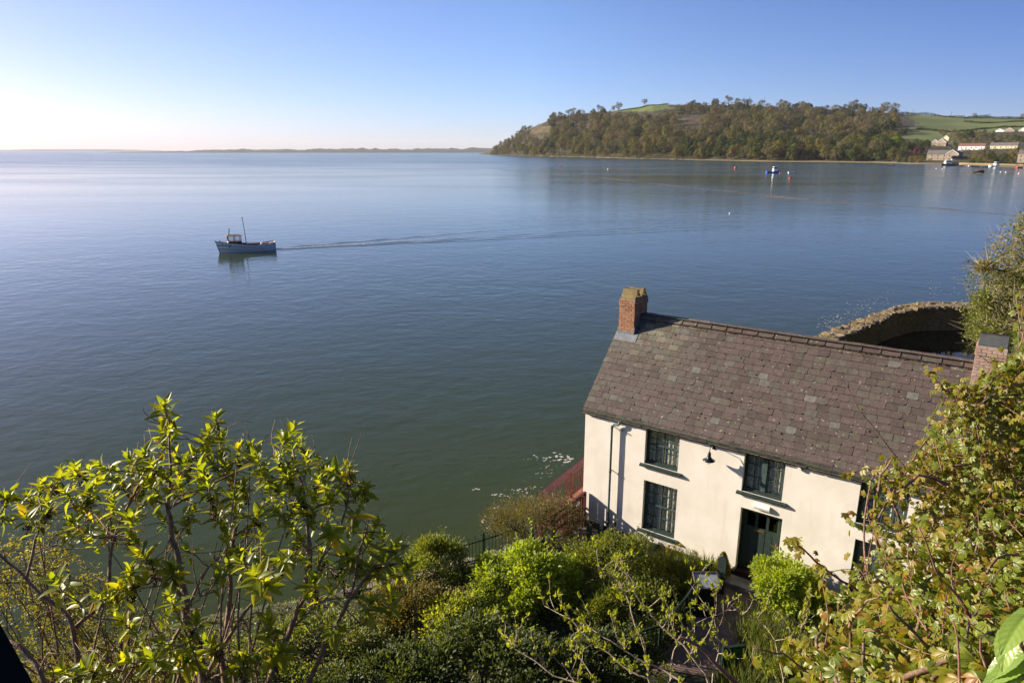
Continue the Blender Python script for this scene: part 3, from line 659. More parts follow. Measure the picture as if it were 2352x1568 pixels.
# ------------------------------------------------------------------ ironwork in the garden
def hoop_fence(pts, label, mat, h=.95, gap=.21, group='hooped iron railings'):
    f = empty('hooped_railing', (pts[0][0], pts[0][1], pts[0][2]), 0, label, 'railing', group); o = np.array(pts[0], float)
    P = [np.array(p, float) - o for p in pts]
    hm = None
    for a, b in zip(P[:-1], P[1:]):
        L = np.linalg.norm(b - a); n = max(1, int(L / gap)); d = (b - a) / L
        for z in (.12, h - .22): r = MB(); r.beam(a + [0, 0, z], b + [0, 0, z], .012, .035); r.build('rail', MT[mat], f)
        po = MB(); po.beam(a + [0, 0, -.1], a + [0, 0, h + .02], .045, .045, up=(0, 1, 0)); po.build('post', MT[mat], f)
        if hm is None:
            m = MB(); w = gap * .28; pts2 = [[-w, 0, .0], [-w, 0, h - .1]] + [[-w * math.cos(t), 0, h - .1 + w * math.sin(t) * 1.3] for t in np.linspace(.3, math.pi - .3, 7)] + [[w, 0, h - .1], [w, 0, 0]]
            m.tube(pts2, .0085, 5); hm = m.mesh('hoop', MT[mat], True)
        for k in range(n):
            ob = bpy.data.objects.new('hoop', hm); COL.objects.link(ob); ob.parent = f; ob.location = tuple(a + (b - a) * (k + .5) / n); ob.rotation_euler = (0, 0, math.atan2(d[1], d[0]))
    po = MB(); po.beam(P[-1] + [0, 0, -.1], P[-1] + [0, 0, h + .02], .045, .045, up=(0, 1, 0)); po.build('post', MT[mat], f)
    return f
hoop_fence([(-4.7, 16.55, 1.95), (-3.45, 16.95, 1.95), (-2.2, 17.55, 1.95), (-.85, 18.3, 1.95), (.35, 19.0, 1.95)], 'dark green hooped iron railing along the top of the sea wall', 'green_dark')
def plain_rail(pts, h, label, mat, gap=.11, name='garden_railing', toph=.05, thick=.045):
    o = np.array(pts[0], float); f = empty(name, o, 0, label, 'railing')
    bm = MB(); bm.box((-.008, -.008, .05), (.008, .008, h - .02)); bm = bm.mesh('baluster', MT[mat]); nb = 0
    pm = MB(); pm.box((-.03, -.03, -.05), (.03, .03, h + .03)); pm = pm.mesh('post', MT[mat])
    def at(nm, me, c): q = bpy.data.objects.new(nm, me); COL.objects.link(q); q.parent = f; q.location = tuple(c)
    for a, b in zip(pts[:-1], pts[1:]):
        a = np.array(a) - o; b = np.array(b) - o; L = np.linalg.norm(b - a)
        t = MB(); t.beam(a + [0, 0, h], b + [0, 0, h], thick, toph); t.build('handrail', MT[mat], f)
        t = MB(); t.beam(a + [0, 0, .12], b + [0, 0, .12], .02, .04); t.build('lower_rail', MT[mat], f)
        for k in range(1, int(L / gap)): at('baluster', bm, a + (b - a) * k / int(L / gap))
        at('post', pm, a)
    at('post', pm, b)
    return f
plain_rail([hw(4.72, -1.25, 1.95), hw(4.80, -3.0, 1.95), hw(4.72, -4.4, 1.95), hw(4.42, -4.85, 1.95), hw(4.45, -5.6, 1.95)], 1.0, 'dark green iron handrail with thin balusters along the left of the path', 'green_dark')
plain_rail([hw(1.46, -.5, 1.95), hw(1.46, -1.55, 1.95), hw(1.55, -3.1, 1.95)], .82, 'low thin green railing at the end of the terrace left of the lower window', 'green_dark', .13)
def gate_post(s, t, h, label, w=.13):
    b = MB(); p = hw(s, t, 1.9)
    b.prism([(-w/2, 0), (w/2, 0), (w/2, h), (w * .3, h + .07), (0, h + .1), (-w * .3, h + .07), (-w/2, h)], -.05, .05, 0, (np.array([[ES[0], ET[0], 0], [ES[1], ET[1], 0], [0, 0, 1]]), p))
    return tag(b.build('gate_post', MT['green_paint']), label, 'post')
gate_post(5.02, -.92, 1.15, 'tall round topped green timber post at the path in front of the door', .24)
gate_post(1.10, -1.5, 1.08, 'green gate post at the terrace end nearest the red deck')
gate_post(1.42, -1.38, 1.10, 'green gate post at the terrace end nearest the downpipe')
def cgate():
    g = empty('path_gate', hw(6.42, -4.15, 1.95), HROT + .78, 'bright green ribbed gate standing open at the foot of the path', 'gate')
    p = MB()
    for k in range(9): p.tube([[k * .05 - .2, 0, .05], [k * .05 - .2, 0, 1.02]], .022, 6)
    p.box((-.23, .012, .05), (.23, .022, 1.02)); p.build('ribbed_panel', MT['green_paint'], g)
    r = MB(); r.box((-.25, -.035, 1.02), (.25, .035, 1.07)); r.box((-.28, -.04, 0), (-.225, .04, 1.1)); r.build('frame', MT['green_dark'], g)
cgate()
pr('green_bright', (0.02, 0.13, 0.06), 0.4, 0.2, 9)
for o in bpy.data.objects:
    if o.name.startswith('ribbed_panel'): o.data.materials[0] = MT['green_bright']
def info_board():
    c = hw(4.97, -2.02, 1.95); g = empty('information_board', c, HROT + .62, 'framed information board on a dark lectern beside the path, its panel pale and mottled', 'information board')
    tl = R(24); M = np.array(Matrix.Rotation(tl, 3, 'X')); o = np.array([0, 0, 1.0])
    f = MB()
    for a, b in (((-.34, -.26, 0), (.34, -.22, .05)), ((-.34, .22, 0), (.34, .26, .05)), ((-.34, -.22, 0), (-.30, .22, .05)), ((.30, -.22, 0), (.34, .22, .05))): f.box(a, b, 0, (M, o))
    f.box((-.33, -.25, -.04), (.33, .25, 0), 0, (M, o)); f.build('frame', MT['bark_dark'], g)
    p = MB(); p.box((-.30, -.22, .002), (.30, .22, .022), 0, (M, o)); p.build('panel', MT['glass_board'], g)
    s = MB(); s.box((-.26, -.16, -.05), (.26, .2, .9)); s.box((-.30, -.2, -.05), (.30, .24, .06)); s.build('lectern_body', MT['black_iron'], g)
info_board()

# ================================================================== HARBOUR WALL
def harbour():
    I = [(1700, 905), (1911, 783), (1987, 750), (2047, 724.5), (2096, 711), (2125, 706.5), (2180, 706.5), (2240, 707.5), (2350, 712)]
    O = [(1655, 880), (1870, 777), (1914, 758.6), (1975, 737), (2035.5, 715), (2084, 701), (2140, 696.5), (2240, 699.5), (2350, 703)]
    def dense(P, k=40):
        P = np.array([atz(u, v, 1.9)[:2] for u, v in P]); s = np.r_[0, np.cumsum(np.linalg.norm(np.diff(P, axis=0), axis=1))]
        q = np.linspace(0, s[-1], k); return np.stack([np.interp(q, s, P[:, 0]), np.interp(q, s, P[:, 1])], 1)
    A, B = dense(I), dense(O); n = len(A); b = MB(); g = np.random.default_rng(2)
    z = 1.9 + g.uniform(-.05, .05, n); rows = []
    rows.append(np.c_[A, np.full(n, -2.0)]); rows.append(np.c_[A, z - .05])
    for f in (.12, .4, .7, .9): rows.append(np.c_[A * (1 - f) + B * f, z + .08 * math.sin(f * 3.1) + g.uniform(-.05, .05, n)])
    rows.append(np.c_[B, z - .08]); rows.append(np.c_[B, np.full(n, -2.0)])
    V = np.concatenate(rows); m = len(rows); i = np.arange(m - 1)[:, None] * n; j = np.arange(n - 1)[None]
    b.add(V, np.stack([i + j, i + j + 1, i + n + j + 1, i + n + j], -1).reshape(-1, 4))
    for _ in range(300):                               # loose cap stones
        q = g.uniform(0, n - 1.01); i0 = int(q); fr = q - i0; f = g.random() if g.random() < .5 else g.choice([.04, .96]); c = (A[i0] * (1 - fr) + A[i0 + 1] * fr) * (1 - f) + (B[i0] * (1 - fr) + B[i0 + 1] * fr) * f
        r = g.uniform(.14, .34); Mr = Matrix.Rotation(g.uniform(0, 3), 3, 'Z') @ Matrix.Rotation(g.uniform(-.25, .25), 3, 'X'); b.box((-r, -r * .7, -.2), (r, r * .7, g.uniform(.02, .14)), 0, (np.array(Mr), np.array([c[0], c[1], 1.92])))
    w = b.build('harbour_wall', MT['harbour_stone']); tag(w, 'curved stone harbour wall with grassy top behind the cottage roof', 'wall')
    t = MB(); k = 9000; f = g.random(k); q = np.clip(g.random(k) * (n - 1), 0, n - 1.001); i0 = q.astype(int); fr = (q - i0)[:, None]
    P = (A[i0] * (1 - fr) + A[i0 + 1] * fr) * (1 - f[:, None]) + (B[i0] * (1 - fr) + B[i0 + 1] * fr) * f[:, None]
    dens = np.sin(q * .9) + np.sin(q * 2.3 + 1) + .5 * np.sin(q * 5.1); keep = dens > g.uniform(-1.4, 1.6, k)
    P = P[keep]; k = len(P); d = rdir(k, g); d[:, 2] = np.abs(d[:, 2]) + .35
    t.inst(*BLADE, np.c_[P, np.full(k, 1.92)], frames(d, rdir(k, g)), g.uniform(.12, .34, k) * np.array(1.0)); 
    tag(t.build('grass_fringe', MT['straw'], w), kind='stuff')
    iv = MB(); k = 420; c = g.choice(n, 10); P = []
    for q in c:
        m_ = 42; P.append(np.c_[np.repeat(A[q][None], m_, 0) + g.normal(0, .35, (m_, 2)) * [1, .5], g.uniform(.7, 1.9, m_)])
    P = np.concatenate(P); P[:, 1] -= .12; P[:, 0] += .12
    iv.inst(*SMALL, P, frames(rdir(len(P), g), rdir(len(P), g)), g.uniform(.08, .16, len(P))); iv.build('ivy', MT['leaf_mid'], w)
    # still water inside
    inner = [tuple(p) for p in A[::3]] + [tuple(A[-1])]
    h = MB(); c = (26.0, 40.0); pts = inner + [(46, 50), (30, 42), (19, 27)]
    V = [[x, y, .02] for x, y in pts] + [[27, 42, .02]]; m = len(pts)
    h.add(V, None, [[i, (i + 1) % m, m] for i in range(m)]); tag(h.build('harbour_water', MT['harbour_water']), kind='structure')
harbour()

# ================================================================== FAR SHORE: hill, dunes
pr('hill_wood', (0.05, 0.04, 0.022), 1.0, 0.35, 0.02, col2=(0.06, 0.052, 0.026))
pr('field', (0.085, 0.125, 0.022), 1.0, 0.2, 0.01, col2=(0.13, 0.15, 0.035))
pr('bracken', (0.115, 0.062, 0.032), 1.0, 0.4, 0.03, col2=(0.10, 0.085, 0.035))
pr('shore_rock', (0.12, 0.10, 0.07), 1.0, 0.5, 0.05)
pr('mud_bank', (0.22, 0.17, 0.10), 1.0, 0.3, 0.03, col2=(0.26, 0.20, 0.09))
pr('dune', (0.07, 0.068, 0.045), 1.0, 0.35, 0.004, col2=(0.06, 0.08, 0.04))
pr('far_stone', (0.33, 0.265, 0.20), 0.95, 0.25, 0.4)
pr('far_white', (0.80, 0.78, 0.74), 0.9, 0.04, 0.4)
pr('far_cream', (0.70, 0.62, 0.40), 0.9, 0.04, 0.4)
pr('far_roof', (0.13, 0.115, 0.105), 0.8, 0.2, 0.6)
pr('far_roof_red', (0.20, 0.10, 0.075), 0.8, 0.2, 0.6)
pr('far_glass', (0.03, 0.035, 0.04), 0.2, 0.1, 1)

SH = np.array([(1100, 354.6, 2), (1130, 355.3, 20), (1160, 356.2, 160), (1180, 357, 230), (1250, 359.5, 380), (1350, 361.5, 520), (1450, 364.5, 600), (1550, 366.5, 650), (1650, 368.5, 700), (1780, 371, 750), (1900, 372, 800), (2000, 373, 830), (2100, 376, 850), (2200, 378, 850), (2352, 384, 850), (2800, 402, 900)], float)
RG = np.array([(1100, 354), (1130, 348), (1160, 333), (1200, 305), (1235, 288), (1270, 273), (1330, 262), (1400, 256), (1440, 250), (1500, 240), (1560, 241), (1700, 243), (1800, 246), (1900, 251), (2000, 257), (2060, 261), (2150, 267), (2250, 272), (2352, 272), (2800, 280)], float)
def shore(u): return np.interp(u, SH[:, 0], SH[:, 1]), np.interp(u, SH[:, 0], SH[:, 2])
def hill_pt(u, t):
    vs, Wd = shore(u); vr = np.interp(u, RG[:, 0], RG[:, 1]); v = vs + (vr - vs) * (t ** 0.82)
    y0 = atz(u, vs, 0)[1]; return aty(u, v, y0 + Wd * t), v
def hill_t(u, v):
    vs, _ = shore(u); vr = np.interp(u, RG[:, 0], RG[:, 1]); f = max(0.0, min(1.0, (v - vs) / (vr - vs))); return f ** (1 / .82)
def inpoly(p, poly):
    x, y = p; c = False; n = len(poly)
    for i in range(n):
        (x0, y0), (x1, y1) = poly[i], poly[(i + 1) % n]
        if (y0 > y) != (y1 > y) and x < (x1 - x0) * (y - y0) / (y1 - y0) + x0: c = not c
    return c
FIELDS = [[(1405, 258), (1440, 247), (1500, 236), (1530, 238), (1546, 248), (1500, 257), (1440, 257)],
          [(2076, 263), (2120, 258), (2300, 262), (2420, 262), (2420, 290), (2330, 300), (2215, 306), (2120, 304), (2085, 296), (2108, 282)],
          [(2060, 312), (2110, 303), (2175, 304), (2215, 318), (2190, 332), (2140, 330), (2090, 326)],
          [(1840, 297), (1872, 296), (1872, 304), (1845, 305)]]
BRACK = [[(1205, 306), (1232, 293), (1268, 290), (1262, 303), (1225, 310)], [(1530, 274), (1560, 269), (1620, 274), (1640, 281), (1580, 285)]]
def hill():
    us = np.concatenate([np.arange(1100, 1320, 8), np.arange(1320, 2420, 12), np.arange(2420, 2801, 40)]); ts = np.concatenate([[0, .003], np.linspace(.03, 1, 32), [1.06, 1.2, 1.6]])
    b = MB(); V = np.zeros((len(ts), len(us), 3)); VV = np.zeros((len(ts), len(us)))
    for j, u in enumerate(us):
        for i, t in enumerate(ts):
            if t <= 1: p, v = hill_pt(u, t)
            else:
                p, v = hill_pt(u, 1.0); Wd = shore(u)[1]; k = (t - 1); p = p.copy(); p[:2] *= (1 + k * Wd / p[1] * 1.3); p[2] *= (1 - k * .9)
            V[i, j] = p; VV[i, j] = v
    V[0, :, 2] = -1.0
    n, m = V.shape[:2]; Q = []; 
    for i in range(n - 1):
        for j in range(m - 1):
            u = (us[j] + us[j + 1]) / 2; v = (VV[i, j] + VV[i + 1, j]) / 2
            mi = 0
            if any(inpoly((u, v), f) for f in FIELDS) or (i >= 33 and u > 2070): mi = 1
            elif any(inpoly((u, v), f) for f in BRACK): mi = 2
            elif i == 0: mi = 3 if u < 1600 else 4
            b.add(V[[i, i, i + 1, i + 1], [j, j + 1, j + 1, j]], [[0, 1, 2, 3]], mi=mi)
    return tag(b.build('hill', [MT['hill_wood'], MT['field'], MT['bracken'], MT['shore_rock'], MT['mud_bank']]), kind='structure')
hill()
def bank():
    b = MB(); us = np.arange(1570, 2800, 10.0); g = np.random.default_rng(8); a = []
    for u in us:
        vs = shore(u)[0]; w = np.interp(u, [1570, 1620, 2100, 2200, 2352], [0.2, .9, 1.4, 1.6, 2.4]) + g.uniform(-.25, .25)
        a.append([atz(u, vs + w, 0) - [0, 0, .3], atz(u, vs + w * .75, 0) + [0, 0, .35], atz(u, vs + w * .3, 0) + [0, 0, .6], atz(u, vs - .3, 0) + [0, 0, 1.4]])
    V = np.array(a).transpose(1, 0, 2); m = len(us); i = np.arange(3)[:, None] * m; j = np.arange(m - 1)[None]
    b.add(V.reshape(-1, 3), np.stack([i + j, i + j + 1, i + m + j + 1, i + m + j], -1).reshape(-1, 4))
    tag(b.build('beach', MT['mud_bank'], smooth=True), kind='structure')
    for (u0, v0, u1, v1) in ((2228, 398.0, 2262, 399), (2125, 394, 2150, 394.6), (2290, 393, 2352, 395)):
        b = MB(); k = 14; q = np.linspace(0, 1, k); w = np.sin(q * math.pi) * 0.35 + .02
        P = [atz(u0 + (u1 - u0) * f, v0 + (v1 - v0) * f - ww, 0) + [0, 0, .02] for f, ww in zip(q, w)] + [atz(u0 + (u1 - u0) * f, v0 + (v1 - v0) * f, 0) + [0, 0, .14] for f in q] + [atz(u0 + (u1 - u0) * f, v0 + (v1 - v0) * f + ww, 0) + [0, 0, .02] for f, ww in zip(q, w)]
        i = np.arange(2)[:, None] * k; j = np.arange(k - 1)[None]; b.add(P, np.stack([i + j, i + j + 1, i + k + j + 1, i + k + j], -1).reshape(-1, 4))
        tag(b.build('mud_bank', MT['mud_bank']), kind='structure')
bank()
def dunes():
    g = np.random.default_rng(4); us = np.arange(252, 1180, 3.0); b = MB(); rows = []
    def nz(x, s): return np.interp(x / s, np.arange(0, 600), g.random(600))
    top = np.interp(us, [150, 250, 330, 420, 480, 700, 1000, 1140, 1180], [.2, .35, 1.0, 2.2, 4.5, 6.0, 7.0, 7.8, 8])
    for Y, f, r in ((6900, 0, 0), (6950, .18, .1), (7400, .3, .25), (7800, .55, .8), (8300, .85, 1), (8600, .6, .8), (9500, 0, 0)):
        h = (nz(us, 16) * .5 + nz(us, 7) * .3 + nz(us, 31) * .5 - .55) * r
        row = []
        for u, tp, hh in zip(us, top, h):
            p = aty(u, 347.5, Y); z = f * (tp + hh * 6 * min(1, tp / 4)) * Y / F * 1.3 if f > 0 else -2; p[2] = max(z, -2); row.append(p)
        rows.append(row)
    V = np.array(rows); n, m = V.shape[:2]; i = np.arange(n - 1)[:, None] * m; j = np.arange(m - 1)[None]
    b.add(V.reshape(-1, 3), np.stack([i + j, i + j + 1, i + m + j + 1, i + m + j], -1).reshape(-1, 4))
    tag(b.build('dunes', MT['dune']), kind='structure')
    for P in ([(-60, 0), (0, 8), (80, 13), (250, 13.5), (330, 8), (400, 1)], [(470, 0), (540, 6), (575, 12), (640, 13.5), (690, 8), (760, 3), (900, 0)]):
        b = MB(); P = np.array(P, float); us = np.linspace(P[0, 0], P[-1, 0], 50); hs = np.interp(us, P[:, 0], P[:, 1]); Y = 27500
        V = [[aty(u, 347.5, Y)[0], Y, -5] for u in us] + [[aty(u, 347.5, Y + 900)[0], Y + 900, 14 + h * .32 * Y / F] for u, h in zip(us, hs)] + [[aty(u, 347.5, Y + 2500)[0], Y + 2500, -5] for u in us]
        i = np.arange(2)[:, None] * 50; j = np.arange(49)[None]; b.add(V, np.stack([i + j, i + j + 1, i + 50 + j + 1, i + 50 + j], -1).reshape(-1, 4))
        tag(b.build('hills', MT['dune']), kind='structure')
dunes()

# ---- trees of the hill: meshes shared, every tree an object
fartreemat('tree_bare', [(.145, .122, .06), (.185, .155, .072), (.15, .138, .06), (.20, .15, .08), (.165, .15, .058)], .25)
fartreemat('tree_bud', [(.125, .115, .036), (.17, .145, .04), (.13, .135, .036), (.20, .15, .045)], .25)
fartreemat('tree_dark', [(.040, .055, .020), (.055, .072, .022), (.065, .078, .028)], .1)
fartreemat('undergrowth', [(.115, .095, .04), (.10, .10, .035)], .15)
fartreemat('tree_fresh', [(.17, .25, .025), (.22, .28, .03)], .3)
fartreemat('tree_purple', [(.11, .05, .045)], .2)
pr('far_bark', (0.13, 0.105, 0.075), 0.9, 0.3, 0.5)
def tree_mesh(name, leaf, seed, hgt=16.0, wid=6.5, n=900, size=.85, base=.3, airy=.5):
    g = np.random.default_rng(seed); b = MB()
    b.tube([[0, 0, -1.5], [.1, 0, hgt * .2], [.2, .1, hgt * .55]], [.42, .34, .18], 6, 1)
    lobes = [(np.array([0, 0, hgt * (base + 1) * .5]), np.array([wid * .8, wid * .8, hgt * (1 - base) * .48]))]
    for k in range(16):
        a = g.uniform(0, 6.28); zf = g.uniform(.12, .95); r = wid * .72 * math.sqrt(max(.12, 1 - ((zf - .42) / .62) ** 2)); z = hgt * (base + (1 - base) * zf * .93)
        q = wid * g.uniform(.24, .40); lobes.append((np.array([r * math.cos(a), r * math.sin(a), z]), np.array([q, q, q * .85])))
        if k % 2 == 0: b.tube([[.1, 0, hgt * g.uniform(.12, .3)], [r * .5 * math.cos(a), r * .5 * math.sin(a), z * .8], [r * math.cos(a), r * math.sin(a), z]], [.17, .1, .04], 4, 1, False)
    P = []; D = []; wts = np.array([np.prod(l[1]) ** .667 for l in lobes]); wts[0] *= .55; wts /= wts.sum()
    for (c, r), w_ in zip(lobes, wts):
        k = max(4, int(n * w_)); d = rdir(k, g); d[:, 2] = np.where(d[:, 2] < -.45, -d[:, 2], d[:, 2]); q = (g.uniform(.78, 1.08, k) if airy < .6 else g.uniform(.35, 1.1, k))[:, None]; P.append(c + d * q * r); D.append(d + c / np.array([wid, wid, hgt]) * .35)
    P = np.concatenate(P); D = np.concatenate(D); P[:, 2] = np.clip(P[:, 2], hgt * base * .5, None); m = len(P)
    b.inst(*SMALL, P, frames(np.cross(D, rdir(m, g)) + 1e-4, D + rdir(m, g) * .35), np.c_[g.uniform(.9, 1.7, m), np.ones(m), np.ones(m)] * (size * g.uniform(.7, 1.5, m))[:, None], 0)
    return b.mesh(name, [MT[leaf], MT['far_bark']])
TM = dict(bare=[tree_mesh('bare_tree', 'tree_bare', 20 + i, 13 + .6 * i, 6.4 + .5 * (i % 3), 1900, .5, .16, .7) for i in range(5)],
          bud=[tree_mesh('budding_tree', 'tree_bud', 40 + i, 12 + i * .7, 6.2, 1700, .62, .10, .4) for i in range(4)],
          dark=[tree_mesh('evergreen_tree', 'tree_dark', 60 + i, 11 + i * .7, 6.3, 1600, .72, .04, .4) for i in range(3)],
          fresh=[tree_mesh('fresh_tree', 'tree_fresh', 80, 15, 5.0, 1700, .62, .12, .4), tree_mesh('fresh_tree', 'tree_fresh', 81, 12, 6, 1500, .65, .06, .4)],
          purple=[tree_mesh('purple_tree', 'tree_purple', 90, 10, 6, 1400, .65, .04, .4)])
TINFO = dict(bare=('bare_tree', 'bare brown spring tree in the wood on the headland', 'tree', 'bare trees of the headland wood'),
             bud=('budding_tree', 'olive budding tree in the wood on the headland', 'tree', 'budding trees of the headland wood'),
             dark=('evergreen_tree', 'dark evergreen tree in the wood on the headland', 'tree', 'evergreen trees of the headland wood'))
trng = np.random.default_rng(12)
def put_tree(kind, p, sc, name=None, label=None, cat='tree', group=None, mi=None, rz=None):
    ms = TM[kind]; me = ms[trng.integers(len(ms)) if mi is None else mi]
    nm, lb, ct, gr = TINFO.get(kind, ('tree', None, 'tree', None))
    o = bpy.data.objects.new(name or nm, me); COL.objects.link(o); o.location = tuple(p)
    s = (sc, sc, sc * trng.uniform(.88, 1.1)) if np.isscalar(sc) else sc
    o.scale = s; o.rotation_euler = (0, 0, trng.uniform(0, 6.28) if rz is None else rz)
    return tag(o, label or lb, cat, group if label else gr)
def wood():
    cnt = dict(bare=0, bud=0, dark=0); placed = []
    nofield = FIELDS + BRACK
    houses_px = [(2125, 340, 2215, 376), (2200, 328, 2262, 352), (2270, 326, 2352, 348), (2132, 316, 2182, 342), (2335, 345, 2360, 376), (2285, 296, 2352, 306)]
    tries = 0
    for _ in range(2600):
        u = trng.uniform(2062, 2420); v = trng.uniform(296, 379); t = hill_t(u, v); p = hill_pt(u, t)[0]
        if any(inpoly((u, v), f) for f in FIELDS): continue
        s = trng.uniform(.40, .68); hp = 14.5 * s * F / p[1]
        if any(inpoly((u, v - hp * .7), f) for f in FIELDS) and trng.random() < .8: continue
        if any(a < u + hp * .42 and c > u - hp * .42 and b_ < v and d > v - hp and v > b_ + 4 for a, b_, c, d in houses_px): continue
        if any(abs(u - a) < 8 and abs(v - b_) < 5 for a, b_ in placed): continue
        k = ('bare', 'bud', 'dark')[trng.choice(3, p=(.3, .35, .35))]
        if cnt[k] > 70: continue
        cnt[k] += 1; placed.append((u, v)); put_tree(k, p - [0, 0, .6], s)
    while sum(cnt.values()) < 880 and tries < 16000:
        tries += 1
        u = trng.uniform(1136, 2470); t = trng.random() ** 1.25
        p, v = hill_pt(u, t)
        if any(inpoly((u, v), f) for f in nofield) or any(inpoly((u, v + 3), f) for f in nofield): continue
        if u > 2060 and v < 300 and trng.random() < .93: continue
        if u > 1400 and u < 1550 and v < 262: continue
        if any(a - 4 < u < c + 4 and b_ - 4 < v < d + 6 for a, b_, c, d in houses_px): continue
        px = 10 if p[1] > 1500 else 11.5
        if t > .9: px = 7
        if any(abs(u - a) < px * .62 and abs(v - b_) < px * .30 for a, b_ in placed): continue
        low = t < .16
        pb = (.62, .28, .10)
        if 1560 < u < 2060 and v > 330: pb = (.12, .30, .58)
        elif 1560 < u < 2000 and v < 290: pb = (.68, .12, .20)
        elif u < 1560 and t < .35: pb = (.40, .42, .18)
        elif u > 2060: pb = (.42, .30, .28)
        k = ('bare', 'bud', 'dark')[trng.choice(3, p=pb)]
        if cnt[k] >= 295: continue
        s = trng.uniform(.75, 1.3) * np.interp(p[1], [600, 900, 1300, 2500], [.95, 1.38, 1.7, 2.0]) * np.interp(t, [.55, .9], [1, .74]) * (1.15 if k == 'bare' else 1)
        if u > 2060: continue
        hp = 14.5 * s * F / p[1]
        if any(inpoly((u, v - hp * q), f) for f in nofield for q in (.35, .7, .95)): continue
        if any(a < u + hp * .4 and c > u - hp * .4 and b_ < v and d > v - hp and v > d - 6 for a, b_, c, d in houses_px): continue
        cnt[k] += 1; placed.append((u, v))
        put_tree(k, p - [0, 0, 1.0], s)
    # undergrowth that reads as one mass
    g = trng; b = MB(); P = []; N = []
    for k_ in range(14500):
        if len(P) >= 6400: break
        u, t = (g.uniform(1128, 1620), .36 * g.random() ** 1.5) if k_ < 1900 else (g.uniform(1128, 2450), g.random())
        p, v = hill_pt(u, t)
        if any(inpoly((u, v - 2), f) for f in FIELDS) or (u > 2060 and v < 300): continue
        if any(inpoly((u, v), f) for f in BRACK) and g.random() < .5: continue
        r = g.uniform(2.5, 6.5) * np.interp(p[1], [600, 1500], [.55, 1.5]); k = 16; d = rdir(k, g); d[:, 2] = np.abs(d[:, 2]); P.append(p + d * r * [1, 1, .8]); N.append(d)
    P = np.concatenate(P); N = np.concatenate(N); n = len(P); sz = g.uniform(.8, 1.7, n) * np.interp(P[:, 1], [600, 2500], [.6, 1.5])
    b.inst(*SMALL, P, frames(np.cross(N, rdir(n, g)) + 1e-4, N + rdir(n, g) * .4), np.c_[sz * 1.6, sz, sz]); o = b.build('undergrowth', MT['undergrowth']); tag(o, kind='stuff')
wood()
def at_hill(u, v): return hill_pt(u, hill_t(u, v))[0]
for i, (u, v, hpx, lb) in enumerate([(1421, 256, 22, 'round bare tree standing alone on the skyline left of the top field'), (1409, 256, 15, 'slim bare tree close beside the round tree on the skyline'), (1480, 243, 19, 'bare spreading tree above the hedge at the top of the green field'), (1272, 276, 19, 'small bare tree standing up from the sloping left skyline'), (2237, 269, 12, 'pale bare tree beside the dark clump on the right skyline'), (2347, 273, 13, 'bare tree on the skyline at the right edge of the photo')]):
    p = at_hill(u, v); put_tree('bare', p, hpx * p[1] / F / 16, label=lb, name='bare_tree')
for (k, u, v, hpx, mi, lb) in [('fresh', 2055, 348, 34, 0, 'tall bright green tree above the shore left of the dark evergreens'), ('fresh', 1898, 353, 28, 1, 'lime green tree near the water in the middle of the dark shore wood'), ('fresh', 1925, 340, 20, 1, 'fresh green tree just right of the lime green tree'),
                          ('dark', 2080, 352, 30, 0, 'broad dark evergreen left of the stone gabled houses'), ('dark', 2105, 350, 30, 1, 'tallest dark evergreen left of the stone gabled houses'), ('dark', 2125, 347, 24, 2, 'dark evergreen touching the stone gabled houses'),
                          ('purple', 2106, 362, 22, 0, 'purple brown bushy tree left of the long stone house'), ('dark', 2300, 374, 22, 1, 'dark round evergreen below the cream bungalow'), ('dark', 2275, 364, 20, 0, 'dark evergreen in front of the cream bungalow'), ('bud', 2248, 374, 36, 1, 'tall olive tree right of the stone house by the water'), ('bud', 2330, 372, 34, 2, 'olive tree beside the house at the right edge'), ('bare', 2190, 337, 34, 2, 'large bare tree behind the white long house'), ('bare', 2165, 318, 26, 3, 'bare tree at the lower edge of the right hand field'), ('bare', 2250, 330, 32, 1, 'large brown bare tree above the white long house'), ('dark', 2222, 322, 28, 2, 'dark pine among the bare trees above the white house'), ('bud', 1820, 371, 22, 0, 'round olive bush at the edge of the reed bank')]:
    p = at_hill(u, v); s = hpx * p[1] / F / {'fresh': (15, 12)[mi] if k == 'fresh' else 15, 'dark': 13, 'purple': 10, 'bud': 15, 'bare': 16}[k]
    put_tree(k, p - [0, 0, .5], s, label=lb, name={'fresh': 'broadleaf_tree', 'dark': 'evergreen_tree', 'purple': 'purple_tree', 'bud': 'budding_tree', 'bare': 'bare_tree'}[k], mi=mi)
def hedge(pts, h, label):
    g = trng; b = MB(); P = []
    for (u0, v0), (u1, v1) in zip(pts[:-1], pts[1:]):
        k = max(2, int(abs(u1 - u0) * 14))
        for q in range(k): f = g.random(); P.append(at_hill(u0 + (u1 - u0) * f, v0 + (v1 - v0) * f))
    P = np.array(P); n = len(P); P[:, 2] += g.random(n) * h * (0.7 + .5 * np.sin(P[:, 0] * .11) * np.sin(P[:, 0] * .037)); P[:, :2] += g.normal(0, 1.2, (n, 2)); s = g.uniform(.9, 1.9, n)
    b.inst(*SMALL, P, frames(rdir(n, g), rdir(n, g)), np.c_[s * 1.6, s, s]); tag(b.build('hedge', MT['tree_dark']), label, 'hedge')
hedge([(2060, 262), (2120, 265), (2180, 269), (2215, 272)], 6.5, 'dark hedge along the skyline at the top of the right hand fields')
hedge([(2215, 273), (2235, 270), (2262, 270), (2285, 273), (2352, 274)], 4.5, 'thin dark hedge along the skyline at the far right')
hedge([(2105, 297), (2180, 304), (2230, 300), (2300, 293), (2380, 293)], 3.2, 'dark hedge dividing the upper and lower right hand fields')
hedge([(2215, 280), (2260, 284), (2330, 280), (2380, 279)], 2.5, 'low hedge crossing the highest field at the right')
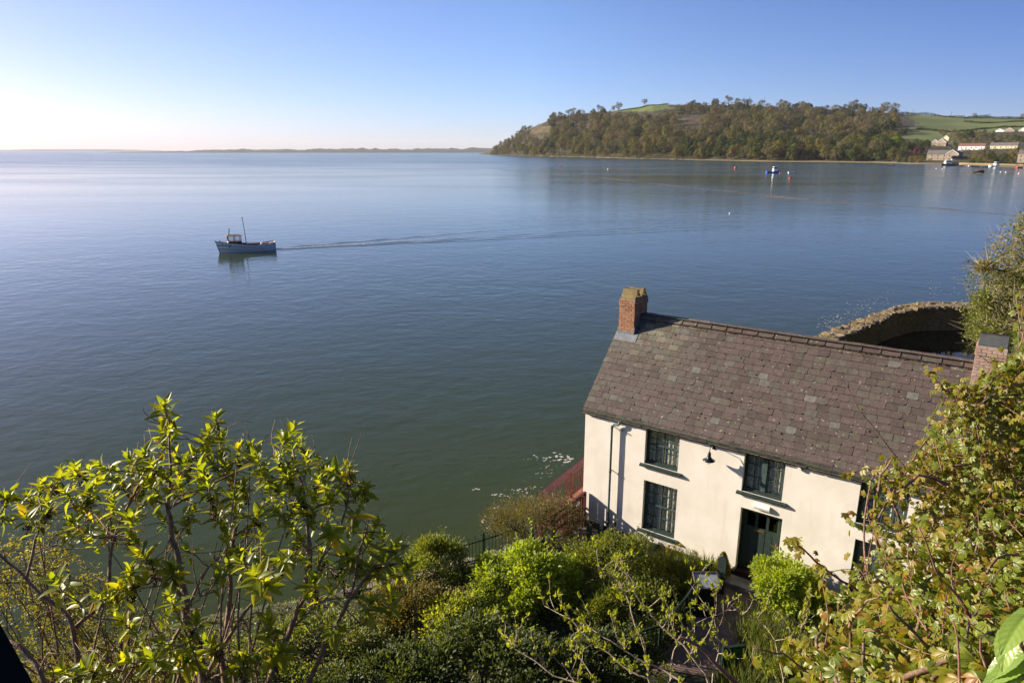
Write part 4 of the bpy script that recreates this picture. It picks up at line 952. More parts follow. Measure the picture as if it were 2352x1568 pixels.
hedge([(1425, 255), (1470, 249), (1490, 243), (1535, 240)], 3.0, 'dark hedge along the top edge of the small headland field')
hedge([(2235, 268), (2246, 267.5), (2255, 268), (2272, 266)], 9.5, 'dark clump of bushes standing on the right skyline')
def pole(u, v, hpx, label, arm=True):
    p = at_hill(u, v); h = hpx * p[1] / F; b = MB(); b.tube([[0, 0, -2], [0, 0, h]], .28, 5)
    if arm: b.beam([-1.6, 0, h - 1.2], [1.6, 0, h - 1.2], .22, .22)
    o = b.build('utility_pole', MT['bark_dark']); o.location = tuple(p); tag(o, label, 'pole')
for u, v, h, lb in [(1720, 243, 21, 'tallest thin pole rising from the wooded skyline'), (1755, 244, 18, 'pole with crossarm on the wooded skyline'), (2010, 257, 11, 'pole on the skyline where the wood thins out'), (2096, 264, 11, 'pole at the left end of the skyline hedge'), (2184, 268, 11, 'pole in the middle of the skyline hedge'), (2274, 271, 9, 'pole right of the dark clump on the skyline')]: pole(u, v, h, lb, u != 1720)

# ---- houses of the far shore
HM = dict(stone='far_stone', white='far_white', cream='far_cream')
def far_house(name, label, u, v, wpx, hpx, rpx, wall, roofm, rot=0.0, depth=7.0, wins=(), chim=(), gable=False, cat='house', Y=None):
    p = at_hill(u, v) if Y is None else aty(u, v, Y); k = p[1] / F; w, h, r = wpx * k, hpx * k, rpx * k
    e = empty(name, p, -math.atan2(p[0], p[1]) + rot, label, cat); d = depth
    b = MB(); b.box((-w / 2, 0, -3), (w / 2, d, h))
    if gable: b.add([[-w/2, 0, h], [w/2, 0, h], [0, 0, h + r], [-w/2, d, h], [w/2, d, h], [0, d, h + r]], None, [[0, 1, 2], [3, 5, 4]])
    else: b.add([[-w/2, 0, h], [-w/2, d, h], [-w/2, d/2, h + r], [w/2, 0, h], [w/2, d, h], [w/2, d/2, h + r]], None, [[0, 2, 1], [3, 4, 5]])
    b.build('wall', MT[HM[wall]], e)
    q = MB(); th = .3
    for sg in (-1, 1):
        if gable:
            x0 = sg * (w / 2 + .4); z0 = h - .4 * r / (w / 2); V = [[x0, -.4, z0], [x0, d + .4, z0], [0, d + .4, h + r], [0, -.4, h + r]]
        else:
            y0 = d / 2 + sg * (d / 2 + .4); z0 = h - .4 * r / (d / 2); V = [[-w/2 - .4, y0, z0], [w/2 + .4, y0, z0], [w/2 + .4, d/2, h + r], [-w/2 - .4, d/2, h + r]]
        V = V + [[x, y, z + th] for x, y, z in V]; q.add(V, [[0, 1, 2, 3], [4, 7, 6, 5], [0, 4, 5, 1], [1, 5, 6, 2], [2, 6, 7, 3], [3, 7, 4, 0]])
    ro = q.build('roof', MT[roofm], e)
    if gable:
        bb = MB()
        for sg in (-1, 1): bb.beam([sg * (w / 2 + .5), -.48, h - .5 * r / (w / 2)], [0, -.48, h + r], .15, .55, up=(0, -1, 0)) if False else bb.add([[sg * (w/2 + .5), -.5, h - .5], [sg * (w/2 + .5), -.5, h + .1], [0, -.5, h + r + .35], [0, -.5, h + r - .35], [sg * (w/2 + .5), -.38, h - .5], [sg * (w/2 + .5), -.38, h + .1], [0, -.38, h + r + .35], [0, -.38, h + r - .35]], [[0, 1, 2, 3], [4, 7, 6, 5], [1, 5, 6, 2], [0, 3, 7, 4]])
        bb.build('barge_board', MT['far_white'], ro)
    wm = None
    for (fx, fz, ww, wh) in wins:
        if wm is None:
            m = MB(); m.box((-.5, -.06, -.5), (.5, .02, .5)); wm = m.mesh('window', MT['far_glass'])
        o = bpy.data.objects.new('window', wm); COL.objects.link(o); o.parent = e; o.location = (-w / 2 + fx * w, 0, fz * h); o.scale = (ww, 1, wh)
    for fx in chim:
        c = MB(); y = d * .5; x = -w / 2 + fx * w; c.box((x - .6, y - .5, h + r * .4), (x + .6, y + .5, h + r + 1.5)); c.build('chimney', MT['far_roof_red'], ro)
    return e
W6 = [(x, z, 1.2, 1.5) for x in (.14, .33, .52) for z in (.25, .74)] + [(.70, .74, 1.1, 1.3)]
far_house('stone_house', 'long stone house with grey roof and two rows of windows by the water', 2166, 368, 66, 13, 8, 'stone', 'far_roof', -.22, 8, W6, (.02, .98))
far_house('stone_wing', 'gabled stone wing at the right end of the long stone house', 2185, 369, 24, 14, 9, 'stone', 'far_roof', -.22, 9, [(.3, .72, 1.1, 1.4), (.7, .72, 1.1, 1.4), (.3, .25, 1.1, 1.4), (.7, .25, 1.1, 1.4)], (), True)
far_house('white_house', 'long bright white house with dark roof above the stone house', 2230, 345, 50, 9, 5, 'white', 'far_roof_red', -.2, 8, [(x, .6, 1.3, 1.2) for x in (.12, .3, .5, .68, .88)] + [(x, .2, 1.2, 1.1) for x in (.3, .6)], (.05, .5))
far_house('cream_house', 'long cream house with dormers and dark roof at the far right', 2304, 342, 52, 7, 6, 'cream', 'far_roof', -.25, 8, [(x, .5, 1.4, 1.4) for x in (.2, .4, .6, .8, .92)], (.05, .95))
far_house('gabled_house', 'smaller stone gabled house on the left of the pair', 2147, 334, 15, 6, 6, 'stone', 'far_roof_red', -.3, 8, [(.5, .55, 1, 1.3)], (), True)
far_house('gabled_house', 'larger stone gabled house on the right of the pair', 2161, 336, 19, 8, 8, 'stone', 'far_roof_red', -.3, 9, [(.35, .6, 1, 1.3), (.65, .6, 1, 1.3)], (), True)
far_house('gabled_house', 'narrow cream gable with red roof edge peeping up behind the stone pair', 2172, 323, 11, 6, 5, 'cream', 'far_roof_red', -.3, 8, [], (), True)
far_house('bungalow', 'white gabled bungalow on the left of the row high on the right hillside', 2296, 303, 16, 2.5, 4, 'white', 'far_roof', -.25, 9, [], (), True)
far_house('bungalow', 'white gabled bungalow with brown gable, right of the first on the hillside', 2318, 303, 18, 3, 5, 'stone', 'far_roof', -.25, 9, [], (), True)
far_house('bungalow', 'white gabled bungalow cut by the right edge of the photo', 2350, 302, 18, 3, 5, 'white', 'far_roof', -.25, 9, [], (), True)
far_house('shore_house', 'tall stone house with white ground floor cut by the right edge of the photo', 2350, 374, 24, 20, 7, 'stone', 'far_roof', -.2, 8, [(.25, .7, 1, 1.3), (.6, .7, 1, 1.3), (.25, .3, 1, 1.2)], (.1,))
far_house('cottage_ruin', 'tiny stone building beside the tall bright green tree', 2070, 329, 5, 6, 2, 'stone', 'far_roof', .2, 4, [], ())
far_house('caravan', 'small white caravan at the top of the wood on the skyline', 1678, 241, 12, 3, .6, 'white', 'far_white', .1, 3, [], (), False, 'caravan')
def barn():
    p = at_hill(2203, 371); k = p[1] / F; e = empty('boathouse', p, -math.atan2(p[0], p[1]) + .2, 'dark round roofed boathouse next to the long stone house', 'boathouse')
    b = MB(); b.box((-14 * k, 0, -2), (14 * k, 6, 6 * k)); b.build('wall', MT['far_stone'], e)
    r = MB(); a = np.linspace(0, math.pi, 12); n = 12
    V = [[x, 3 - 3.4 * math.cos(t), 6 * k + 6 * k * math.sin(t)] for x in (-14.5 * k, 14.5 * k) for t in a]; r.add(V, [[i, i + 1, n + i + 1, n + i] for i in range(n - 1)], [[0, i, i + 1] for i in range(1, n - 1)] + [[n, n + i + 1, n + i] for i in range(1, n - 1)])
    r.build('roof', MT['black_iron'], e)
barn()
def quay():
    for (u0, u1, v, h, lb) in ((2120, 2178, 375.0, 4, 'low pale stone quay wall in front of the long stone house'), (2186, 2352, 378.5, 5, 'long brown retaining wall along the shore at the far right')):
        b = MB(); us = np.linspace(u0, u1, 14); V = []
        for u in us:
            p = atz(u, v + (u - u0) * .028, 0); k = p[1] / F; V += [p + [0, 0, -1], p + [0, 0, h * k], p + np.array([.9, 1.5, 0]) + [0, 0, h * k], p + np.array([.9, 1.5, 0]) + [0, 0, -1]]
        Q = []
        for i in range(13): 
            a = i * 4; Q += [[a, a + 4, a + 5, a + 1], [a + 1, a + 5, a + 6, a + 2], [a + 2, a + 6, a + 7, a + 3]]
        b.add(V, Q); tag(b.build('shore_wall', MT['mud_bank']), lb, 'wall')
    p = atz(2193, 380, 0); k = p[1] / F; b = MB(); b.prism([(-9 * k, -1), (9 * k, -1), (8.5 * k, 8 * k), (-8.5 * k, 8 * k)], 0, 6, 0, (np.eye(3), p)); tag(b.build('slipway_pier', MT['far_stone']), 'square stone pier end standing in the water below the boathouse', 'pier')
quay()

# ================================================================== BOATS
pr('hull_white', (0.82, 0.82, 0.81), 0.4, 0.08, 3)
pr('hull_blue', (0.02, 0.035, 0.10), 0.4, 0.15, 3)
pr('hull_bright_blue', (0.03, 0.13, 0.50), 0.4, 0.1, 3)
pr('hull_dark', (0.02, 0.022, 0.035), 0.45, 0.15, 3)
pr('varnish', (0.17, 0.07, 0.03), 0.35, 0.25, 6)
pr('deck_wood', (0.36, 0.24, 0.15), 0.6, 0.2, 5)
pr('mast_grey', (0.11, 0.15, 0.16), 0.45, 0.2, 5)
pr('buoy_red', (0.75, 0.06, 0.04), 0.35, 0.1, 4)
pr('buoy_pink', (0.80, 0.42, 0.34), 0.4, 0.1, 4)
pr('buoy_white', (0.8, 0.78, 0.72), 0.4, 0.05, 4)
pr('foam', (0.46, 0.44, 0.37), 0.9, 0.1, 4)
pr('flotsam', (0.17, 0.145, 0.11), 0.9, 0.3, .4)
pr('drift_wood', (0.10, 0.08, 0.055), 0.9, 0.3, 2)
def hull_sections(L, B, free0, free1, stern=.72, n=22, low=.18):
    S = []
    for i in range(n):
        f = i / (n - 1); x = -L / 2 + L * f                       # x: stern -> bow
        w = B / 2 * (1 - max(0, (f - .42) / .58) ** 2.3) * (stern + (1 - stern) * min(1, f / .38)) + .02
        fr = free1 + (free0 - free1) * max(0, (f - .12) / .88) ** 1.7 + max(0, .12 - f) * 1.0
        fr = fr - low * math.exp(-((f - .42) / .22) ** 2)
        S.append((x, w, fr))
    return S
def hull(S, frac0, frac1, off=0.0, rake=.45):
    """strip of planking between two heights given as fraction of local freeboard (-1..1)"""
    rows = []
    for k, fz in enumerate(np.linspace(frac0, frac1, 5)):
        r = []
        for i, (x, w, fr) in enumerate(S):
            f = i / (len(S) - 1); z = fz * fr if fz > 0 else fz * .7
            ww = w * (1 - .32 * (1 - max(fz, 0)) ** 2 * (.4 + f)) if fz >= 0 else w * (.55 + .45 * (1 + fz)) * (1 - .32 * (.4 + f))
            r.append((x + rake * f ** 6 * (fz - .2), ww + off, z))
        rows.append(r)
    V = []
    for sg in (1, -1): V += [(x, sg * w, z) for r in rows for x, w, z in r]
    n = len(S); Q = []
    for s in (0, 1):
        o = s * 5 * n
        for i in range(4):
            for j in range(n - 1):
                q = [o + i * n + j, o + i * n + j + 1, o + (i + 1) * n + j + 1, o + (i + 1) * n + j]; Q.append(q if s == 0 else q[::-1])
    for i in range(4): Q.append([i * n, (i + 1) * n, 5 * n + (i + 1) * n, 5 * n + i * n])
    for i in range(4): Q.append([i * n + n - 1, 5 * n + i * n + n - 1, 5 * n + (i + 1) * n + n - 1, (i + 1) * n + n - 1])
    return np.array(V), Q
def fishing_boat():
    bow, st = atz(503, 580, 0), atz(632, 572, 0); c = (bow + st) / 2; d = bow - st; L = np.linalg.norm(d[:2])
    e = empty('fishing_boat', (c[0], c[1], 0), math.atan2(d[1], d[0]), 'white wooden fishing boat with blue stripes, small brown wheelhouse and bare mast under way', 'boat')
    S = hull_sections(L, 2.7, 1.55, 1.05); k = MB(); k.add(*hull(S, -1, 1)); k.build('hull', MT['hull_white'], e, smooth=True)
    for a, b in ((.63, .69), (.30, .35), (.97, 1.02)): s = MB(); s.add(*hull(S, a, b, .02)); s.build('rubbing_strake', MT['hull_blue'], e)
    s = MB(); s.tube([[L / 2 - .28, 0, -.5], [L / 2 - .02, 0, .4], [L / 2 + .28, 0, 1.5], [L / 2 + .38, 0, 1.75]], [.07, .07, .06, .05], 6); s.build('stem', MT['hull_blue'], e)
    n = len(S); dk = MB(); V = [(x + .45 * (i / (n - 1)) ** 6 * .5, sg * ((w - .05) if i > 11 or i < 3 else (w * .85 - .05)), fr - (.12 if i > 11 or i < 3 else .75)) for sg in (1, -1) for i, (x, w, fr) in enumerate(S)]
    dk.add(V, [[i, i + 1, n + i + 1, n + i][::-1] for i in range(n - 1)], mi=0); dk.build('deck', [MT['deck_wood']], e)
    bl = MB()
    for sg in (1, -1):
        V = []
        for i in range(2, 13): x, w, fr = S[i]; V += [(x, sg * (w - .06), fr - .02), (x, sg * (w * .86 - .06), fr - .72)]
        bl.add(V, [[2 * i, 2 * i + 2, 2 * i + 3, 2 * i + 1] for i in range(10)])
    for i, x in ((2, S[2][0]), (12, S[12][0])): w = S[i][1] - .06; bl.add([(x, -w, S[i][2] - .1), (x, w, S[i][2] - .1), (x, w, S[i][2] - .74), (x, -w, S[i][2] - .74)], [[0, 1, 2, 3]])
    bl.build('bulwark_lining', MT['varnish'], e)
    x0, x1 = .75, 2.55; z0, z1 = .7, 2.30
    wh = MB(); wh.box((x0, -.78, z0), (x1, .78, 1.55)); 
    for x, y in ((x0, -.78), (x0, .70), (x1 - .08, -.78), (x1 - .08, .70), (1.6, -.78), (1.6, .70)): wh.box((x, y, 1.55), (x + .08, y + .08, z1))
    wh.box((x1 - .08, -.06, 1.55), (x1, .06, z1)); wh.box((x0, -.70, 2.16), (x0 + .05, .70, z1))
    wo_ = wh.build('wheelhouse', MT['varnish'], e)
    r = MB(); r.box((x0 - .15, -.92, z1), (x1 + .2, .92, z1 + .07)); r.box((x0 + .1, -.55, z1 + .07), (x1 - .1, -.50, z1 + .12)); r.box((x0 + .1, .50, z1 + .07), (x1 - .1, .55, z1 + .12)); r.build('roof', MT['deck_wood'], wo_)
    fp = MB(); fp.box((x1, -.74, .95), (x1 + .02, .74, 1.5)); fp.build('front_panel', MT['hull_white'], wo_)
    pn = MB()
    for y in (-.75, .75): pn.add([[x0 + .08, y, 1.55], [x1 - .08, y, 1.55], [x1 - .08, y, z1], [x0 + .08, y, z1]], [[0, 1, 2, 3]])
    pn.add([[x1 - .04, -.7, 1.55], [x1 - .04, .7, 1.55], [x1 - .04, .7, z1], [x1 - .04, -.7, z1]], [[0, 1, 2, 3]]); pn.build('pane', MT['pane'], wo_)
    m = MB(); m.tube([[.05, 0, .5], [.12, 0, 2.5], [.28, 0, 4.75]], [.065, .055, .04], 7); m.box((.18, -.1, 4.72), (.42, .1, 4.8)); m.build('mast', MT['mast_grey'], e)
    f = MB(); f.tube([[2.35, 0, 2.3], [2.18, 0, 3.35]], [.08, .075], 7); f.build('exhaust_pipe', MT['mast_grey'], e)
    p = MB(); p.tube([[3.6, 0, 1.2], [3.6, 0, 1.75]], .07, 6); p.build('bitt', MT['mast_grey'], e)
    g = MB(); g.box((-3.0, -.45, .5), (-2.4, .35, .98)); g.tube([[-2.9, .5, .6], [-2.9, .5, 1.25]], .05, 6); g.build('engine_box', MT['varnish'], e)
    g = MB(); g.box((-2.2, -.2, .6), (-1.9, .2, 1.12)); g.build('winch', MT['hull_white'], e)
    t = MB(); t.beam([-1.8, -.75, .92], [-.1, -.7, .9], .12, .04); t.build('thwart', MT['deck_wood'], e)
    for sg in (1, -1):
        q = MB()
        for i0, i1 in ((18.9, 19.25), (17.2, 18.4), (16.4, 16.75)):
            V = []
            for ii in (i0, i1):
                j = int(ii); f_ = ii - j; x = S[j][0] * (1 - f_) + S[j + 1][0] * f_; w = S[j][1] * (1 - f_) + S[j + 1][1] * f_; fr = S[j][2] * (1 - f_) + S[j + 1][2] * f_
                hh = .035 if i0 == 17.2 else .075
                for zf in (.83 * fr - hh, .83 * fr + hh): V.append((x + .45 * (ii / 21) ** 6 * .6, sg * (w * (1 - .32 * .03) + .012), zf))
            q.add(V, [[0, 2, 3, 1]])
        q.build('registration_mark', MT['hull_dark'], e)
    return c, d / np.linalg.norm(d)
bc, bd = fishing_boat()
def wake():
    b = MB(); g = np.random.default_rng(9); bdv = -bd[:2]; nrm = np.array([-bdv[1], bdv[0]]); L0 = 3.9
    # churned water behind the stern: many low crests
    n = 1700; s = L0 + g.random(n) ** 1.4 * 32; wdt = .5 + (s - L0) * .035; off = g.normal(0, .45, n) * wdt + (s - L0) * .02
    P = np.c_[bc[:2] + bdv * s[:, None] + nrm * off[:, None], np.full(n, .012)]; a = g.uniform(.06, .26, n) * np.exp(-(s - L0) / 24)
    tv = np.array([[-1, 0, 0], [0, -.35, .0], [1, 0, 0], [0, .35, 0], [0, 0, .22]]); tt = np.array([[0, 1, 4], [1, 2, 4], [2, 3, 4], [3, 0, 4]])
    th = g.uniform(0, 6.28, n); rot = np.zeros((n, 3, 3)); rot[:, 0, 0] = np.cos(th); rot[:, 0, 1] = -np.sin(th); rot[:, 1, 0] = np.sin(th); rot[:, 1, 1] = np.cos(th); rot[:, 2, 2] = 1
    b.inst(tv, None, P, rot, a, 0, tt)
    # bow waves: long low ridges of water, real swells of a few centimetres
    for (x0, y0, ang, Lr, hh, ww, mi) in ((-3.6, .5, 9.5, 62, .13, .55, 1), (-3.4, -.6, -7.5, 95, .10, .5, 1), (-3.6, -.5, -4.5, 90, .08, .45, 1), (-5, -.3, -1.6, 105, .07, .45, 1), (-3.6, .45, 6.8, 40, .07, .4, 1)):
        k = 80; q = np.linspace(0, 1, k); c, s_ = math.cos(R(ang)), math.sin(R(ang)); d2 = bdv * c + nrm * -s_ * -1
        base = bc[:2] + bd[:2] * (x0) * -1 * -1 + nrm * y0; Pm = base + d2 * (q * Lr)[:, None]; pn = np.array([-d2[1], d2[0]])
        amp = hh * np.exp(-q * 1.2) * (1 - q ** 3) * (.75 + .25 * np.sin(q * 60 + ang)); rows = []
        for o, hf in ((-1.4, 0), (-.5, .55), (0, 1), (.45, .5), (1.3, 0)): rows.append(np.c_[Pm + pn * (o * ww), .003 + amp * hf])
        V = np.concatenate(rows); i = np.arange(4)[:, None] * k; j = np.arange(k - 1)[None]; b.add(V, np.stack([i + j, i + j + 1, i + k + j + 1, i + k + j], -1).reshape(-1, 4), mi=mi)
    tag(b.build('wake', [MT['foam'], MT['water']], smooth=True), kind='stuff')
wake()
def small_boat(u, v, L, heading, hullm, label, cabin=None, cat='boat', free=.8):
    c = atz(u, v, 0); e = empty('moored_boat', c, heading, label, cat); S = hull_sections(L, L * .34, free * 1.35, free, .8, 14, .05)
    k = MB(); k.add(*hull(S, -1, 1)); k.build('hull', MT[hullm], e, smooth=True)
    n = len(S); dk = MB(); V = [(x, sg * (w - .03), fr - .1) for sg in (1, -1) for x, w, fr in S]; dk.add(V, [[i, i + 1, n + i + 1, n + i][::-1] for i in range(n - 1)]); dk.build('deck', MT['hull_white'] if hullm != 'buoy_red' else MT['deck_wood'], e)
    if cabin:
        x0, x1, h = cabin; x0 *= L; x1 *= L; q = MB(); q.box((x0, -L * .12, free * .8), (x1, L * .12, free + h * .55)); q.box((x0 + .05, -L * .11, free + h * .9), (x1 - .15, L * .11, free + h))
        for x in (x0 + .05, x1 - .25):
            for y in (-L * .11, L * .11 - .08): q.box((x, y, free + h * .55), (x + .08, y + .08, free + h * .9))
        q.build('cabin', MT['hull_white'], e)
        q = MB(); q.box((x0 + .1, -L * .10, free + h * .55), (x1 - .22, L * .10, free + h * .9)); q.build('cabin_window', MT['far_glass'], e)
    return e
small_boat(1775, 397.5, 9.0, R(5), 'hull_bright_blue', 'bright blue moored motor boat with white cabin in the middle of the bay', (.0, .3, 3.0), free=1.1)
small_boat(1818, 397.5, 4.6, R(10), 'hull_white', 'small white dinghy moored right of the bright blue boat', free=.6)
small_boat(2180, 380.5, 15.5, R(178), 'hull_dark', 'dark hulled cabin cruiser with white upperworks below the boathouse', (-.1, .3, 3.4), free=1.7)
small_boat(2284, 383.0, 11.0, R(15), 'hull_white', 'white and pale blue cabin boat lying at the far right shore', (.0, .35, 3.0), free=1.3)
small_boat(2208, 381.5, 5.0, R(5), 'hull_dark', 'small dark rowing boat nearest the pier on the right shore', free=.6)
small_boat(2240, 383.0, 7.0, R(170), 'hull_dark', 'low dark open boat in the middle of the right shore', free=.8)
small_boat(2262, 383.8, 6.5, R(8), 'hull_dark', 'dark open boat just left of the white cabin boat', free=.7)
small_boat(2228, 382.0, 4.0, R(20), 'hull_white', 'pale upturned dinghy among the dark boats on the right shore', free=.7)
small_boat(2342, 386.5, 6.0, R(10), 'buoy_red', 'small red boat at the right edge of the photo', free=1.0)
def buoy(u, v, r, m, label, tall=False):
    c = atz(u, v, 0); b = MB(); k = 9; a = np.linspace(-math.pi / 2, math.pi / 2, k); b.lathe(np.stack([np.cos(a) * r, np.sin(a) * r * (1.3 if tall else 1) + r * .45], 1), 14); b.tube([[0, 0, r * 1.3], [0, 0, r * 1.75]], r * .15, 6)
    o = b.build('mooring_buoy', MT[m], smooth=True); o.location = tuple(c); tag(o, label, 'buoy', 'mooring buoys')
buoy(1689, 387.5, 1.15, 'buoy_red', 'large red buoy left of the bright blue boat')
buoy(1814, 411, .55, 'buoy_red', 'small red buoy below the white dinghy')
buoy(1791, 398.5, .45, 'buoy_red', 'small red buoy touching the stern of the bright blue boat')
buoy(1397, 390, .75, 'buoy_pink', 'pale pink buoy in front of the headland')
buoy(1287, 382, .8, 'buoy_red', 'tiny red buoy farthest left, in front of the headland tip')
buoy(1676, 491, .17, 'buoy_white', 'small white upright buoy alone in the open water above the cottage roof', True)
for u, v in ((2150, 388), (2164, 389), (2298, 396), (2310, 396.5), (2340, 399)):
    buoy(u, v, .42, 'buoy_white', 'tiny white buoy off the right shore')
bpy.data.objects['mooring_buoy.006']['label'] = 'tiny white buoy left of the dark cabin cruiser reflection'
bpy.data.objects['mooring_buoy.007']['label'] = 'tiny white buoy second from the left off the stone house shore'
bpy.data.objects['mooring_buoy.008']['label'] = 'tiny white buoy below the left end of the white cabin boat'
bpy.data.objects['mooring_buoy.009']['label'] = 'tiny white buoy below the right end of the white cabin boat'
bpy.data.objects['mooring_buoy.010']['label'] = 'tiny white buoy nearest the right edge of the photo'
def marker(u, v, h, label, cat, pts=None):
    c = atz(u, v, 0); b = MB(); b.tube([[0, 0, -1], [.1, 0, h]], .22, 6); b.box((-.35, -.1, h - .7), (.45, .1, h + .1)); o = b.build('channel_marker', MT['drift_wood']); o.location = tuple(c); tag(o, label, cat)
marker(1582, 374, 3.4, 'thin wooden channel marker post in front of the dark shore wood', 'marker post')
def drift():
    c = atz(2249, 397.5, 0); b = MB(); b.tube([[-7, 0, -.1], [-3, 0, .5], [0, 0, 1.2], [2.2, 0, 1.0], [2.4, 0, -.3]], [.2, .5, .9, 1.1, 1.0], 8); b.tube([[1.6, 0, .8], [1.9, .1, 3.4]], [.3, .12], 6); b.tube([[.5, 0, 1], [-1.5, .3, 1.9]], [.25, .1], 5)
    o = b.build('drift_log', MT['drift_wood'], smooth=True); o.location = tuple(c); tag(o, 'dark stranded tree stump standing in the water off the right shore', 'tree stump')
    c = atz(2040, 381.5, 0); b = MB()
    for p in ([[-3, 0, .1], [2, 0, .5], [9, 0, .2]], [[2, 0, .4], [-2, 1, 2.4]], [[4, 0, .3], [2, 0, 2.6]], [[0, 0, .2], [-6, 0, 1.4]]): b.tube(p, np.linspace(.4, .12, len(p)), 5)
    o = b.build('drift_branch', MT['bark_cream']); o.location = tuple(c); tag(o, 'pale fallen branch lying in the shallows left of the long stone house', 'branch')
drift()
def foam():
    g = np.random.default_rng(21)
    def patch(b, c, r):
        k = 11; a = np.linspace(0, 2 * math.pi, k, endpoint=False); rr = r * g.uniform(.45, 1.25, k); el = g.uniform(.5, .9)
        V = [[c[0] + rr[i] * math.cos(t), c[1] + rr[i] * el * math.sin(t), .006] for i, t in enumerate(a)] + [[c[0], c[1], .012]]
        b.add(V, None, [[i, (i + 1) % k, k] for i in range(k)])
    b = MB()
    px = [(1091, 1126, 5), (1112, 1196, 4), (1153, 1195, 4), (1130, 1186, 3), (1133, 1136, 4), (1171, 1138, 3), (1195, 1124, 4), (1210, 1123, 3), (1227, 1120, 3), (1135, 1165, 4), (1146, 1137, 4), (1249, 1052, 4), (1235, 1050, 4), (1250, 1060, 3), (1224, 1056, 2), (1203, 1130, 3), (1255, 1070, 3), (1232, 1085, 3), (1248, 1078, 2), (1175, 1125, 2)]
    for u, v, r in px:
        c = atz(u, v, 0)
        for _ in range(3): patch(b, c + np.r_[g.normal(0, .10, 2), 0], r * .016)
    for _ in range(110):
        f = g.random(); u = 1120 + 190 * f + g.normal(0, 22); v = 1215 - 150 * f + g.normal(0, 28); patch(b, atz(u, v, 0), g.uniform(.012, .04))
    for u, v in ((1303, 1056), (1312, 1052), (1309, 1060), (1285, 1051), (1278, 1044), (1266, 1053)):
        for _ in range(4): patch(b, atz(u, v, 0) + np.r_[g.normal(0, .12, 2), 0], .09)
    tag(b.build('foam', MT['foam']), kind='stuff')
    b = MB()
    for _ in range(170):
        f = g.random(); u = 1880 + 150 * f + g.normal(0, 14); v = 752 - 62 * f + g.normal(0, 9); patch(b, atz(u, v, 0), g.uniform(.035, .10))
    for _ in range(30): patch(b, atz(g.uniform(2130, 2230), g.normal(668, 8), 0), g.uniform(.05, .12))
    tag(b.build('foam', MT['foam']), kind='stuff')
    b = MB(); LN = np.array([(990, 378), (1100, 384), (1230, 397), (1380, 408), (1560, 428), (1700, 442), (1850, 458), (2000, 469), (2150, 478), (2340, 497)], float)
    dens = np.array([.3, .5, .9, .7, .8, .8, 1.3, .6, .5, .5])
    n = 0
    while n < 1500:
        u = g.uniform(990, 2340); 
        if g.random() > np.interp(u, LN[:, 0], dens) / 1.3 * (.6 + .4 * math.sin(u * .05)): continue
        v = np.interp(u, LN[:, 0], LN[:, 1]) + g.normal(0, .9); c = atz(u, v, 0); k = c[1] / F; w = g.uniform(1.0, 4.0) * k; h = g.uniform(.8, 2.4) * k
        a = np.linspace(0, 2 * math.pi, 9, endpoint=False); V = [[c[0] + w * math.cos(t) * g.uniform(.6, 1.2), c[1] + h * math.sin(t) * g.uniform(.6, 1.3), .01] for t in a] + [[c[0], c[1], .05]]
        b.add(V, None, [[i, (i + 1) % 9, 9] for i in range(9)]); n += 1
    for _ in range(90):
        u = g.uniform(1762, 1860); v = 451 + (u - 1762) * .075 + g.normal(0, .8); c = atz(u, v, 0); w, h = g.uniform(.8, 2.2), g.uniform(.2, .5)
        a = np.linspace(0, 2 * math.pi, 9, endpoint=False); b.add([[c[0] + w * math.cos(t) * g.uniform(.6, 1.2), c[1] + h * math.sin(t), .012] for t in a] + [[c[0], c[1], .07]], None, [[i, (i + 1) % 9, 9] for i in range(9)])
    tag(b.build('flotsam', MT['flotsam']), kind='stuff')
foam()

